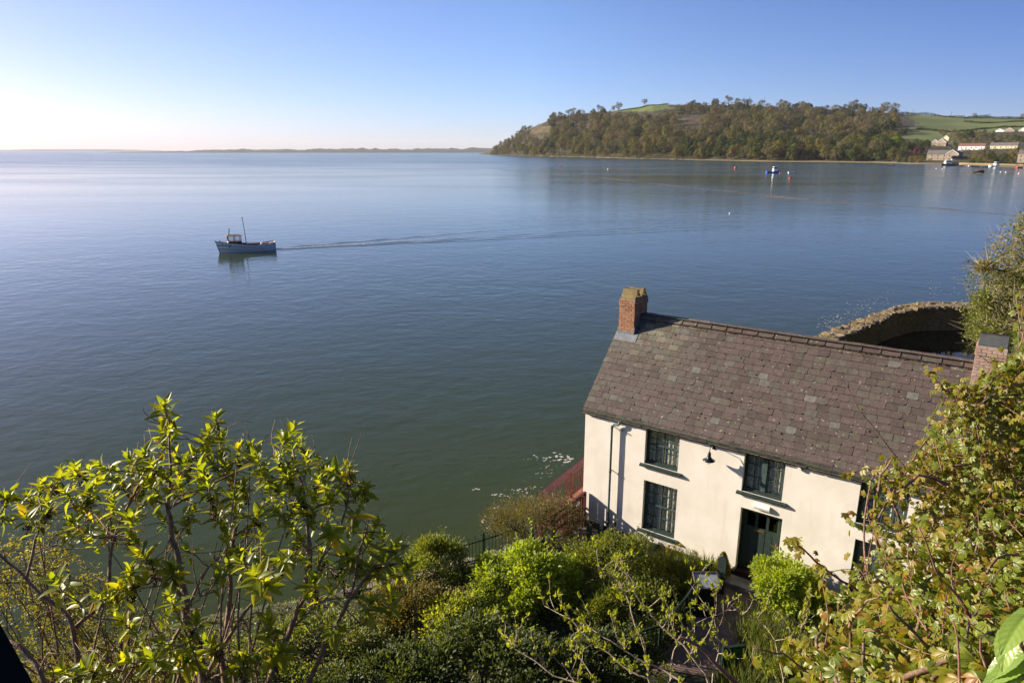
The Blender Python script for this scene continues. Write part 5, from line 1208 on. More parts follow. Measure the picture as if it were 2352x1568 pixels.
# ================================================================== GARDEN PLANTS
def shrub(name, label, cat, center, rad, n, size, leaf, tmpl=SMALL, clumps=26, seed=1, up=.4, inner=.55, flat=.0, stemm='bark_dark', shoots=0, zmin=None, wide=1.0, tight=.30):
    g = np.random.default_rng(seed); c = np.array(center, float); rad = np.array(rad, float)
    base = np.array([c[0], c[1], gz(c[0], c[1])]); e = empty(name, base, 0, label, cat)
    d = rdir(clumps, g); d[:, 2] = np.abs(d[:, 2]) * (1 - flat) - .25 * g.random(clumps); rr = g.uniform(inner, 1.0, clumps) ** .7
    CC = c + d * rad * rr[:, None] * g.uniform(.85, 1.12, (clumps, 1)); which = g.integers(clumps, size=n)
    cr = g.uniform(.7, 1.3, clumps) * tight; q = rdir(n, g) * (g.random(n) ** .5)[:, None]
    P = CC[which] + q * (rad * cr[which][:, None]); P[:, 2] = np.maximum(P[:, 2], (base[2] + .05) if zmin is None else zmin)
    D = (P - c) / rad * .7 + q + rdir(n, g) * .8 + [0, 0, up]; f = MB()
    sc = size * g.uniform(.6, 1.35, n); f.inst(*tmpl, P - base, frames(D, rdir(n, g) * .8 + [-.6, -.2, .7]), np.c_[sc * wide, sc, sc])
    st = MB()
    for k in range(min(clumps, 22)):
        a = g.normal(0, .06, 3) * [1, 1, 0]; p = CC[k] - base; st.tube([a, a * .3 + p * [.35, .35, .55], p], [.018 + .012 * rad.max(), .014, .005], 5)
    for k in range(shoots):
        a = CC[g.integers(clumps)] - base; dd = g.normal(0, .35, 3); dd[2] = abs(dd[2]) + .7; dd /= np.linalg.norm(dd); L = g.uniform(.3, .6) * min(rad) * 1.6
        pts = [a, a + dd * L * .5 + g.normal(0, .02, 3), a + dd * L + g.normal(0, .05, 3)]; st.tube(pts, [.007, .005, .003], 4)
        m = 14; tq = g.uniform(.2, 1, m)[:, None]; PP = a + dd * L * tq + g.normal(0, .02, (m, 3)); f.inst(*tmpl, PP, frames(rdir(m, g) + dd * .8, rdir(m, g) + [0, 0, .5]), size * g.uniform(.6, 1.2, m))
    f.build('foliage', MT[leaf], e); st.build('stem', MT[stemm], e); return e
def at_u(u, v, y): return aty(u, v, y)
shrub('garden_shrub', 'yellow green dome shaped shrub in the middle of the garden', 'shrub', (.35, 16.2, 2.55), (1.5, 1.1, 1.05), 11000, .10, 'leaf_bright', OVATE, 40, 1, shoots=26)
shrub('garden_shrub', 'low bright lime shrub spilling left of the dome shaped shrub', 'shrub', (-1.0, 15.0, 2.2), (1.5, 1.1, .75), 8000, .08, 'leaf_lime', OVATE, 34, 2, shoots=14)
shrub('tamarisk_bush', 'feathery brown bush in front of the red deck', 'bush', (.75, 18.9, 2.75), (1.55, .95, 1.05), 14000, .07, 'leaf_olive', NARROW, 46, 3, shoots=40, inner=.35, tight=.36)
shrub('garden_shrub', 'tall narrow leaved shrub beside the hooped railing at the left', 'shrub', (-2.1, 17.0, 2.5), (.95, .8, 1.0), 7000, .10, 'leaf_mid', NARROW, 30, 4, shoots=22, wide=1.3)
shrub('garden_shrub', 'dark mixed shrub below the narrow leaved shrub', 'shrub', (-2.4, 15.7, 2.2), (1.5, 1.0, .7), 8000, .075, 'leaf_olive', SMALL, 34, 5, shoots=10)
shrub('garden_shrub', 'dense olive green shrub under the lower left window', 'shrub', (3.0, 16.95, 2.5), (1.5, 1.15, .98), 14000, .075, 'leaf_mid', SMALL, 40, 6, shoots=16)
shrub('garden_shrub', 'dark green shrub between the railing and the olive shrub', 'shrub', (3.25, 15.25, 2.4), (1.5, .95, .9), 10000, .07, 'leaf_mid', SMALL, 30, 7, shoots=10)
shrub('garden_shrub', 'round glossy green shrub right of the front door', 'shrub', (7.3, 15.8, 2.72), (.85, .75, 1.0), 9500, .085, 'leaf_bright', OVATE, 30, 8, inner=.7)
shrub('garden_shrub', 'smaller glossy shrub joined to the round shrub by the door', 'shrub', (8.0, 15.3, 2.4), (.55, .5, .6), 4000, .08, 'leaf_bright', OVATE, 18, 9, inner=.7)
shrub('garden_shrub', 'pale grey green loose shrub against the wall right of the door', 'shrub', (8.75, 14.75, 2.4), (.8, .6, .75), 5000, .07, 'leaf_pale', NARROW, 24, 10, shoots=20, wide=1.3)
shrub('garden_shrub', 'shaded dark leafy shrub at the bottom centre of the photo', 'shrub', (-.6, 12.6, 2.9), (2.0, 1.2, 1.0), 9000, .10, 'leaf_shaded', OVATE, 30, 11, shoots=26)
shrub('garden_shrub', 'shaded dark green shrub left of the bottom centre', 'shrub', (-2.6, 12.4, 2.6), (1.5, 1.0, .8), 7000, .09, 'leaf_shaded', OVATE, 26, 12, shoots=12)
shrub('garden_shrub', 'low green creeping shrub on the bank behind the big leaved bush', 'shrub', (-5.0, 14.3, 2.1), (2.0, 1.1, .6), 8000, .075, 'leaf_mid', SMALL, 34, 13, shoots=10)
shrub('garden_shrub', 'low dark shrub on the bank at the far left', 'shrub', (-9.0, 13.2, 2.0), (2.4, .9, .6), 8000, .075, 'leaf_olive', SMALL, 34, 14, shoots=10)
shrub('garden_shrub', 'dark shrub in the shade left of the foot of the path', 'shrub', (1.9, 13.2, 2.5), (1.5, .9, .8), 7000, .085, 'leaf_shaded', OVATE, 26, 15, shoots=12)
shrub('garden_shrub', 'small green shrub right of the path under the red tinted creeper', 'shrub', (6.6, 12.6, 2.5), (1.2, .8, .6), 6000, .07, 'leaf_mid', NARROW, 24, 16, shoots=14, wide=1.4)
def conifer():
    p = hw(4.86, -.34, 1.97); e = empty('potted_conifer', p, 0, 'small yellow green cone shaped conifer in a pot beside the front door', 'potted plant'); b = MB()
    b.lathe([(0, 0), (.12, 0), (.16, .26), (.175, .26), (.175, .3), (.14, .3), (.0, .27)], 16); b.build('pot', MT['brick'], e, smooth=True)
    n = 2600; z = rng.random(n) ** 1.3; a = rng.uniform(0, 6.28, n); r = .22 * (1 - z) ** .75 * rng.uniform(.75, 1.1, n) * (1 + .15 * np.sin(a * 5))
    P = np.c_[r * np.cos(a), r * np.sin(a), .28 + z * .62]; D = np.c_[np.cos(a) * .6, np.sin(a) * .6, np.full(n, .9)] + rng.normal(0, .25, (n, 3)); f = MB(); f.inst(*NARROW, P, frames(D, rdir(n)), np.c_[np.full(n, .10), np.full(n, .07), np.full(n, .07)]); f.build('foliage', MT['leaf_yellow'], e)
conifer()
def grass_clump(name, label, cat, c, rad, n, L, mat='grass_blade', seed=1, flowers=0):
    g = np.random.default_rng(seed); base = np.array([c[0], c[1], gz(c[0], c[1])]); e = empty(name, base, 0, label, cat); b = MB()
    P = np.c_[g.normal(0, rad[0] * .5, n), g.normal(0, rad[1] * .5, n), np.zeros(n)]; D = np.c_[P[:, :2] / max(rad) * .7, np.ones(n)] + g.normal(0, .38, (n, 3)) * [1, 1, .3]
    b.inst(BLADE[0] * [1.0, 1, 1], BLADE[1], P, frames(D, rdir(n, g) * .5 + D * [1, 1, 0]), L * g.uniform(.55, 1.2, n)); b.build('blades', MT[mat], e)
    if flowers:
        f = MB(); s = MB()
        for k in range(flowers):
            q = np.array([g.normal(0, rad[0] * .6), g.normal(0, rad[1] * .6), L * g.uniform(.8, 1.15)]); s.tube([q * [.7, .7, 0], q * [.9, .9, .6], q], .005, 4)
            a = np.arange(6) * math.pi / 3; D = np.c_[np.cos(a), np.zeros(6), np.sin(a)] + [0, -.35, 0]; f.inst(*OVATE, np.repeat(q[None], 6, 0), frames(D, np.repeat([[0, -1., 0]], 6, 0)), np.full(6, .062))
            f.lathe([(.012, 0), (.016, -.02), (.026, -.042)], 8, (np.array(Matrix.Rotation(R(75), 3, 'X')), q))
        f.build('flower', MT['daffodil'], e); s.build('stem', MT['grass_blade'], e)
    return e
grass_clump('daffodil_clump', 'clump of yellow daffodils under the right end of the lower window', 'flowers', hw(3.3, -.5, 0)[:2], (.45, .25), 260, .55, seed=2, flowers=11)
grass_clump('grass_tuft', 'long bladed grass border along the wall between daffodils and door', 'grass', hw(3.9, -.75, 0)[:2], (.7, .4), 1300, .6, seed=3)
grass_clump('grass_tuft', 'grass tuft growing over the handrail near the information board', 'grass', hw(4.3, -1.35, 0)[:2], (.5, .4), 700, .55, seed=4)
grass_clump('grass_tuft', 'dark rushy grass bed along the right side of the path near the door shrub', 'grass', hw(6.9, -2.6, 0)[:2], (.5, .7), 1500, .75, seed=5)
grass_clump('grass_tuft', 'rushy grass bed with pale seed heads below the round door shrub', 'grass', hw(7.7, -2.9, 0)[:2], (.8, .7), 1900, .75, seed=6)
grass_clump('grass_tuft', 'rushy grass at the lower right of the path beside the bright green gate', 'grass', hw(7.2, -4.3, 0)[:2], (.7, .6), 1500, .7, seed=7)
grass_clump('grass_tuft', 'pale straw coloured grass clump below the loose grey green shrub', 'grass', hw(8.6, -3.0, 0)[:2], (.6, .5), 1000, .65, 'straw', seed=8)

def ground_cover():
    g = np.random.default_rng(77); n = 60000; x = g.uniform(-13, 11, n); y = g.uniform(6, 19.5, n); ye = np.interp(x, EDGE[:, 0], EDGE[:, 1])
    q = np.c_[x - HO[0], y - HO[1]]; ss = q @ ES[:2]; tt = q @ ET[:2]
    keep = (y < ye - .05) & (tt < -.3) & ~((ss > 4.45) & (ss < 6.55)) & ~((ss > -1.5) & (ss < 4.9) & (tt > -1.0)); x, y = x[keep], y[keep]; n = len(x)
    dens = np.sin(x * 1.9 + 1) * np.sin(y * 1.3) + .6 * np.sin(x * 4.1) ; hgt = np.clip(.10 + .09 * dens, .02, .3) * g.random(n)
    P = np.c_[x, y, land_z(x, y) + hgt]; b = MB(); b.inst(*OVATE, P, frames(rdir(n, g) + [0, 0, .3], rdir(n, g) * .8 + [0, 0, 1]), g.uniform(.05, .11, n)); tag(b.build('ground_cover', MT['leaf_mid']), kind='stuff')
    n = 90000; y = g.uniform(-4, 58, n); x = 11 + g.random(n) ** 1.2 * 42; ye = np.interp(x, EDGE[:, 0], EDGE[:, 1]); q = np.c_[x - HO[0], y - HO[1]]; ss = q @ ES[:2]; tt = q @ ET[:2]
    keep = (y < ye) & ~((ss > -.5) & (ss < 11.1) & (tt > -.3) & (tt < 5.5)); x, y = x[keep], y[keep]; n = len(x); hg = np.clip(.35 + .3 * np.sin(x * .9) * np.sin(y * .7) + .15 * np.sin(x * 2.7 + y), .05, 1) * g.random(n)
    b = MB(); b.inst(*OVATE, np.c_[x, y, land_z(x, y) + hg], frames(rdir(n, g) + [0, 0, .3], rdir(n, g) * .8 + [-.4, 0, .8]), g.uniform(.14, .32, n)); tag(b.build('hillside_scrub', MT['leaf_mid']), kind='stuff')
ground_cover()

# ---- shoreline tree at the right edge
def right_tree():
    y = 47.0; base = aty(2340, 830, y); base[2] = max(gz(base[0], base[1]) - .3, .3); g = np.random.default_rng(31)
    e = empty('shore_tree', base, 0, 'ivy clad half bare tree on the bank at the right edge behind the harbour wall', 'tree')
    spots = [(2275, 640, 3.2), (2300, 610, 3), (2330, 580, 3), (2350, 560, 3.2), (2290, 680, 3), (2320, 650, 3.2), (2350, 630, 3.4), (2265, 720, 2.6), (2290, 740, 3), (2330, 720, 3.5), (2275, 770, 2.6), (2300, 790, 2.8), (2340, 780, 3.2), (2262, 690, 1.4), (2258, 755, 1.8), (2385, 600, 3.6), (2390, 690, 3.8), (2390, 540, 3), (2400, 770, 4), (2262, 612, 1.0), (2366, 520, 2.0)]
    P1, P2 = [], []; tw = MB(); tr = MB(); top = None
    tr.tube([[0, 0, -.5], [.4, 0, 3], [.9, 0, 7]], [.42, .34, .16], 8)
    for i, (u, v, r) in enumerate(spots):
        c = aty(u, v, y + g.uniform(-2, 1.5)) - base; r = r * .62
        tr.tube([[.3, 0, max(.5, c[2] * .25)], c * [.45, .5, .8], c], [.14, .08, .03], 5)
        n = 420; q = rdir(n, g) * (g.random(n) ** .45)[:, None] * r; (P2 if (v > 680 and i % 3) or i % 5 == 0 else P1).append(c + q * [1, 1, .85])
        for k in range(26):
            d = rdir(1, g)[0]; d[0] -= .35; d[2] += .25; p0 = c + rdir(1, g)[0] * r * .5; L = g.uniform(.7, 1.7); tw.tube([p0, p0 + d * L * .5, p0 + d * L + [0, 0, .1]], [.022, .014, .005], 4, 0, False)
    f = MB(); P = np.concatenate(P1); n = len(P); f.inst(*SMALL, P, frames(rdir(n, g) + [-.3, -.2, .3], rdir(n, g)), g.uniform(.12, .26, n)); f.build('foliage', MT['leaf_tree'], e)
    f = MB(); P = np.concatenate(P2); P = np.repeat(P, 2, 0) + g.normal(0, .15, (len(P) * 2, 3)); n = len(P); f.inst(*SMALL, P, frames(rdir(n, g) + [-.3, -.3, .3], rdir(n, g)), g.uniform(.12, .24, n)); f.build('ivy', MT['leaf_mid'], e)
    tr.build('trunk', MT['bark_dark'], e); tw.build('twig', MT['bark_cream'], e)
    for u0, v0, u1, v1 in ((2380, 560, 2335, 440), (2380, 580, 2320, 500), (2380, 540, 2350, 430), (2370, 560, 2290, 560)): pass
right_tree()

# ================================================================== FOREGROUND SHRUBS
def wob(p, q, k, amp, g, sag=0.0):
    p = np.asarray(p, float); q = np.asarray(q, float); f = np.linspace(0, 1, k)[:, None]; L = np.linalg.norm(q - p)
    m = p + (q - p) * f; a = g.normal(0, amp * L, 3); b = g.normal(0, amp * .5 * L, 3)
    return m + np.sin(f * math.pi) * a + np.sin(f * 2 * math.pi) * b + np.array([0, 0, -sag * L]) * np.sin(f * math.pi)
def rosette(F_, p, d, g, n=14, L=.15, tmpl=LANCE, young=.35):
    d = d / np.linalg.norm(d); a = g.uniform(0, 6.28); x = np.cross(d, [0.3, .8, .5]); x /= np.linalg.norm(x); y = np.cross(d, x)
    k = np.arange(n); th = a + k * 2.4 + g.normal(0, .15, n); h = k / (n - 1)                       # h=0 top/young
    el = np.interp(h, [0, .25, .6, 1], [1.35, 1.0, .45, -.2]) + g.normal(0, .14, n); ln = L * np.interp(h, [0, .25, .7, 1], [.55, .9, 1.05, .85]) * g.uniform(.62, 1.2, n)
    D = np.cos(el)[:, None] * (np.cos(th)[:, None] * x + np.sin(th)[:, None] * y) + np.sin(el)[:, None] * d
    P = p - d * (h * .085)[:, None]
    F_.inst(tmpl[0], tmpl[1], P, frames(D, np.repeat(d[None], n, 0) * .8 + [0, 0, .35]), ln)
def buddleia():
    g = np.random.default_rng(51); base = np.array([-1.9, 4.2, gz(-1.9, 4.2)])
    e = empty('buddleia_bush', base, 0, 'large open bush with bright green leaf rosettes on brown stems, lower left', 'bush')
    nodes = []                                       # (pos, radius)
    wd = MB()
    def stem(px, dep, r0, r1):
        pts = [atd(u, v, d_) for (u, v), d_ in zip(px, np.linspace(dep[0], dep[1], len(px)))]
        P = [np.array(pts[0])]
        for a, b in zip(pts[:-1], pts[1:]): P += list(wob(a, b, 6, .025, g)[1:])
        P = np.array(P); rr = np.linspace(r0, r1, len(P)); rr = rr * .8; wd.tube(P - base, rr, 7)
        for p, r in zip(P[2:], rr[2:]): nodes.append((p, r))
    S = [([(200, 1640), (178, 1500), (160, 1420), (100, 1370), (60, 1330), (0, 1275), (-60, 1230)], (4.2, 4.4), .022, .008),
         ([(172, 1440), (250, 1370), (275, 1200), (320, 1110), (330, 1060)], (4.3, 4.9), .018, .006),
         ([(480, 1680), (462, 1520), (430, 1380), (395, 1240), (385, 1170), (392, 1080), (388, 1000)], (4.1, 4.7), .034, .008),
         ([(430, 1380), (330, 1290), (250, 1220), (180, 1160), (110, 1150)], (4.3, 4.9), .016, .006),
         ([(510, 1680), (470, 1560), (540, 1440), (610, 1350)], (4.2, 4.6), .022, .010),
         ([(540, 1660), (505, 1500), (530, 1350), (545, 1200), (520, 1090), (500, 1000)], (4.6, 5.2), .028, .008),
         ([(600, 1680), (650, 1480), (700, 1370), (712, 1250), (700, 1150), (672, 1030)], (4.4, 4.9), .030, .008),
         ([(640, 1680), (740, 1500), (800, 1380), (860, 1300), (920, 1290)], (4.4, 4.8), .024, .008),
         ([(700, 1370), (740, 1280), (780, 1220), (800, 1130), (815, 1090)], (4.6, 5.0), .014, .006),
         ([(800, 1380), (830, 1250), (850, 1180)], (4.6, 5.0), .012, .006),
         ([(150, 1660), (90, 1540), (40, 1480), (-40, 1440)], (3.9, 4.1), .022, .012),
         ([(60, 1330), (80, 1240), (95, 1170), (90, 1130)], (4.4, 4.7), .012, .006),
         ([(385, 1170), (470, 1120), (560, 1070), (590, 1050)], (4.5, 4.9), .012, .006),
         ([(340, 1680), (350, 1560), (420, 1430), (480, 1300), (560, 1240)], (4.7, 5.2), .020, .008)]
    for s in S: stem(*s)
    tips = [(378,945),(374,988),(392,1010),(495,965),(480,1000),(510,1015),(668,990),(652,1012),(690,1022),(672,1045),(575,1035),(592,1062),(548,1040),(330,1050),(300,1060),(352,1075),(235,1075),(205,1082),(170,1075),(140,1085),(95,1122),(70,1150),(10,1145),(-20,1180),(735,1068),(770,1085),(800,1078),(835,1125),(730,1110),(640,1062),(520,1080),(440,1045),(405,1060),(360,1090),(280,1110),(220,1120),(150,1135),(110,1165),(190,1170),(260,1160),(330,1150),(420,1130),(480,1120),(560,1120),(620,1130),(690,1140),(760,1150),(700,1180),(640,1180),(590,1190),(500,1190),(440,1180),(380,1200),(300,1205),(240,1212),(170,1208),(820,1185),(860,1215),(840,1245),(905,1265),(880,1240),(760,1230),(680,1230),(600,1240),(540,1270),(330,1282),(395,1315),(300,1318),(160,1215),(60,1190),(280,1355),(135,1345),(230,1375),(392,1382),(590,1330),(612,1345),(648,1290),(560,1300),(520,1312),(740,1275),(800,1280),(860,1312),(930,1310),(780,1335),(720,1345),(850,1390),(900,1385),(450,1440),(290,1435),(380,1485),(352,1515),(205,1540),(425,1520),(480,1480),(620,1440),(692,1420),(760,1450),(640,1500),(560,1520),(150,1550),(300,1520),(130,1105),(250,1090),(460,1085),(610,1095),(745,1130),(790,1115),(660,1100),(540,1150),(350,1120),(205,1135),(480,1060),(705,1065),(820,1290),(880,1290)]
    F_ = MB(); fr = MB(); tips.sort(key=lambda q: -q[1])
    order = []
    for u, v in tips:
        near = v > 1270
        dep = g.uniform(3.5, 4.2) if near and u < 680 else g.uniform(4.2, 5.3)
        order.append((atd(u, v, dep), near))
    order.sort(key=lambda q: q[0][2])
    for p, near in order:
        arr = np.array([n_[0] for n_ in nodes]); rad = np.array([n_[1] for n_ in nodes])
        dv = p - arr; dist = np.linalg.norm(dv, axis=1); pen = dist + np.where(dv[:, 2] < .05, 1.2, 0) + .25 * np.maximum(0, .18 - dist) * 10
        i = int(np.argmin(pen)); a = arr[i]; L = dist[i]
        mid = a * .45 + p * .55; mid[2] -= L * .12; mid[:2] += (p - a)[:2] * .12
        f = np.linspace(0, 1, 9)[:, None]; P = a * (1 - f) ** 2 + 2 * mid * f * (1 - f) + p * f ** 2; P[1:-1] += g.normal(0, .012, (7, 3))
        r0 = min(rad[i] * .75, .011); rr = np.linspace(r0, .0042, 9); wd.tube(P - base, rr, 6)
        for q, r in zip(P[3:-1:2], rr[3:-1:2]): nodes.append((q, r))
        d = p - P[-3]; d = d / np.linalg.norm(d) + np.array([-.1, 0, .8])
        rosette(F_, p - base + d * .02, d, g, g.integers(11, 17), g.uniform(.096, .134))
        for kk in ((6, 4) if g.random() < .6 else (6,)): q = P[kk] - base; rosette(F_, q, d + g.normal(0, .6, 3), g, g.integers(6, 11), g.uniform(.08, .115))
        if g.random() < .45:                           # old brown flower spikes hanging below the leaves
            q = P[7] - base; k = 46; t = g.random(k); dd = np.array([g.normal(0, .35), g.normal(0, .35), -.8]); L2 = g.uniform(.08, .17)
            PP = q + dd * (t * L2)[:, None] + g.normal(0, .009, (k, 3)); fr.inst(*SMALL, PP, frames(rdir(k, g), rdir(k, g)), np.c_[np.full(k, .03), np.full(k, .02), np.full(k, .02)]); fr.tube([q, q + dd * L2 * .5, q + dd * L2], .003, 4)
    up_nodes = [n_[0] for n_ in nodes]
    for _ in range(24):                                # thin upright stems from the ground
        a = atd(g.uniform(60, 860), 1660, g.uniform(3.9, 5.0)); far = np.array(up_nodes); dd = far - a; ok = np.where((np.abs(dd[:, 0]) < .55) & (dd[:, 2] > .5) & (dd[:, 2] < 1.3))[0]
        if not len(ok): continue
        wd.tube(wob(a, far[g.choice(ok)], 10, .04, g) - base, np.linspace(.0085, .0035, 10), 5)
    dl = MB()
    for _ in range(130):                               # withered leaves hanging on
        q = up_nodes[g.integers(len(up_nodes))] - base + g.normal(0, .02, 3); dl.inst(LANCE[0] * [.8, 1, 1], LANCE[1], q[None], frames(np.array([[g.normal(0, .4), g.normal(0, .4), -1.0]]), rdir(1, g)), np.array([g.uniform(.04, .085)]))
    tag(dl.build('withered_leaf', MT['leaf_withered'], e), kind='stuff')
    for _ in range(190):                                # fine bare side twigs
        i = g.integers(len(nodes)); a = nodes[i][0]; d = rdir(1, g)[0]; d[2] = abs(d[2]) * .8; wd.tube(wob(a, a + d * g.uniform(.15, .45), 6, .08, g) - base, np.linspace(.0045, .0018, 6), 4)
    F_.build('foliage', MT['leaf_buddleia'], e, smooth=True); wd.build('stem', MT['bark_pale'], e, smooth=True); fr.build('dead_flower_spike', MT['seed_brown'], e)
buddleia()
def yellow_bush():
    g = np.random.default_rng(61); base = np.array([-5.6, 8.2, gz(-5.6, 8.2)]); e = empty('yellow_shrub', base, 0, 'thin stemmed shrub with small yellow green leaf clusters behind the big leaved bush', 'shrub')
    wd, f = MB(), MB()
    for k in range(34):
        u = g.uniform(-60, 400); v = np.interp(u, [-60, 100, 200, 300, 400], [1290, 1215, 1290, 1330, 1400]) + g.uniform(0, 110) ** 1; tip = atd(u, v, g.uniform(7.6, 9.4)) - base
        a = np.array([tip[0] * .55 + g.normal(0, .2), g.normal(0, .25), min(-.2, tip[2] - 1.5)]); P = wob(a, tip, 10, .06, g); wd.tube(P, np.linspace(.016, .004, 10), 5)
        for q in P[3:]:
            for _ in range(3):
                d = rdir(1, g)[0]; d[2] = abs(d[2]); t = q + d * g.uniform(.08, .32); wd.tube([q, (q + t) / 2 + g.normal(0, .02, 3), t], [.005, .004, .002], 4, 0, False)
                n = 11; f.inst(*OVATE, t + g.normal(0, .04, (n, 3)), frames(rdir(n, g) + [0, 0, .5], rdir(n, g) + [0, 0, .6]), g.uniform(.03, .055, n))
    wd.build('stem', MT['bark_pale'], e); f.build('foliage', MT['leaf_yellow'], e)
yellow_bush()
def budding_shrub():
    g = np.random.default_rng(71); c = atd(1620, 1700, 7.0); base = np.array([c[0], c[1], gz(c[0], c[1])]); e = empty('budding_shrub', base, 0, 'nearly bare shrub of pale twigs with opening green buds at the bottom centre right', 'shrub')
    wd, f = MB(), MB(); nodes = []
    def add(px, dep, r0, r1):
        pts = [atd(u, v, d_) for (u, v), d_ in zip(px, np.linspace(dep[0], dep[1], len(px)))]; P = [pts[0]]
        for a, b in zip(pts[:-1], pts[1:]): P += list(wob(a, b, 5, .05, g)[1:])
        P = np.array(P); rr = np.linspace(r0, r1, len(P)) * .62; wd.tube(P - base, rr, 6); nodes.extend(list(P[3:]))
    for s in [([(1660, 1660), (1620, 1545), (1570, 1480), (1520, 1440), (1470, 1380), (1440, 1340)], (6.6, 7.0), .028, .006),
              ([(1640, 1660), (1560, 1560), (1480, 1520), (1400, 1470), (1350, 1440)], (6.6, 7.2), .024, .006),
              ([(1600, 1690), (1500, 1560), (1400, 1500), (1310, 1420), (1250, 1390)], (6.8, 7.6), .022, .006),
              ([(1520, 1690), (1490, 1560), (1470, 1460), (1440, 1370), (1410, 1320)], (6.8, 7.2), .024, .006),
              ([(1640, 1600), (1650, 1500), (1640, 1420), (1645, 1400)], (6.6, 6.9), .012, .006),
              ([(1560, 1690), (1420, 1600), (1300, 1560), (1200, 1500), (1150, 1450)], (6.8, 7.6), .022, .006),
              ([(1440, 1690), (1380, 1580), (1340, 1520), (1300, 1470)], (7, 7.5), .018, .006),
              ([(1570, 1480), (1600, 1430), (1690, 1380)], (6.8, 7.0), .010, .005),
              ([(1500, 1690), (1540, 1560), (1555, 1480), (1530, 1400)], (7, 7.4), .016, .006),
              ([(1800, 1690), (1800, 1560), (1780, 1470), (1740, 1420)], (6.8, 7.2), .016, .005), ([(1800, 1560), (1830, 1480), (1845, 1420)], (6.8, 7.0), .010, .005),
              ([(1380, 1700), (1330, 1580), (1290, 1520)], (6.8, 7.2), .016, .006)]: add(*s)
    tips = []
    main = list(nodes)
    for k in range(150):
        a = main[g.integers(len(main))]; d = rdir(1, g)[0]; d[2] = abs(d[2]) + .35; d[0] -= .15; d /= np.linalg.norm(d); L = g.uniform(.12, .42); P = wob(a, a + d * L, 6, .10, g); wd.tube(P - base, np.linspace(.005, .0025, 6), 5); tips += [P[-1], P[3]] ; main.append(P[3])
    for p in tips:
        n = g.integers(4, 9); f.inst(*OVATE, np.repeat((p - base)[None], n, 0) + g.normal(0, .012, (n, 3)), frames(rdir(n, g) * .6 + [0, 0, .8], rdir(n, g)), g.uniform(.03, .06, n))
    wd.build('stem', MT['bark_cream'], e, smooth=True); f.build('leaf_bud', MT['leaf_lime'], e)
budding_shrub()

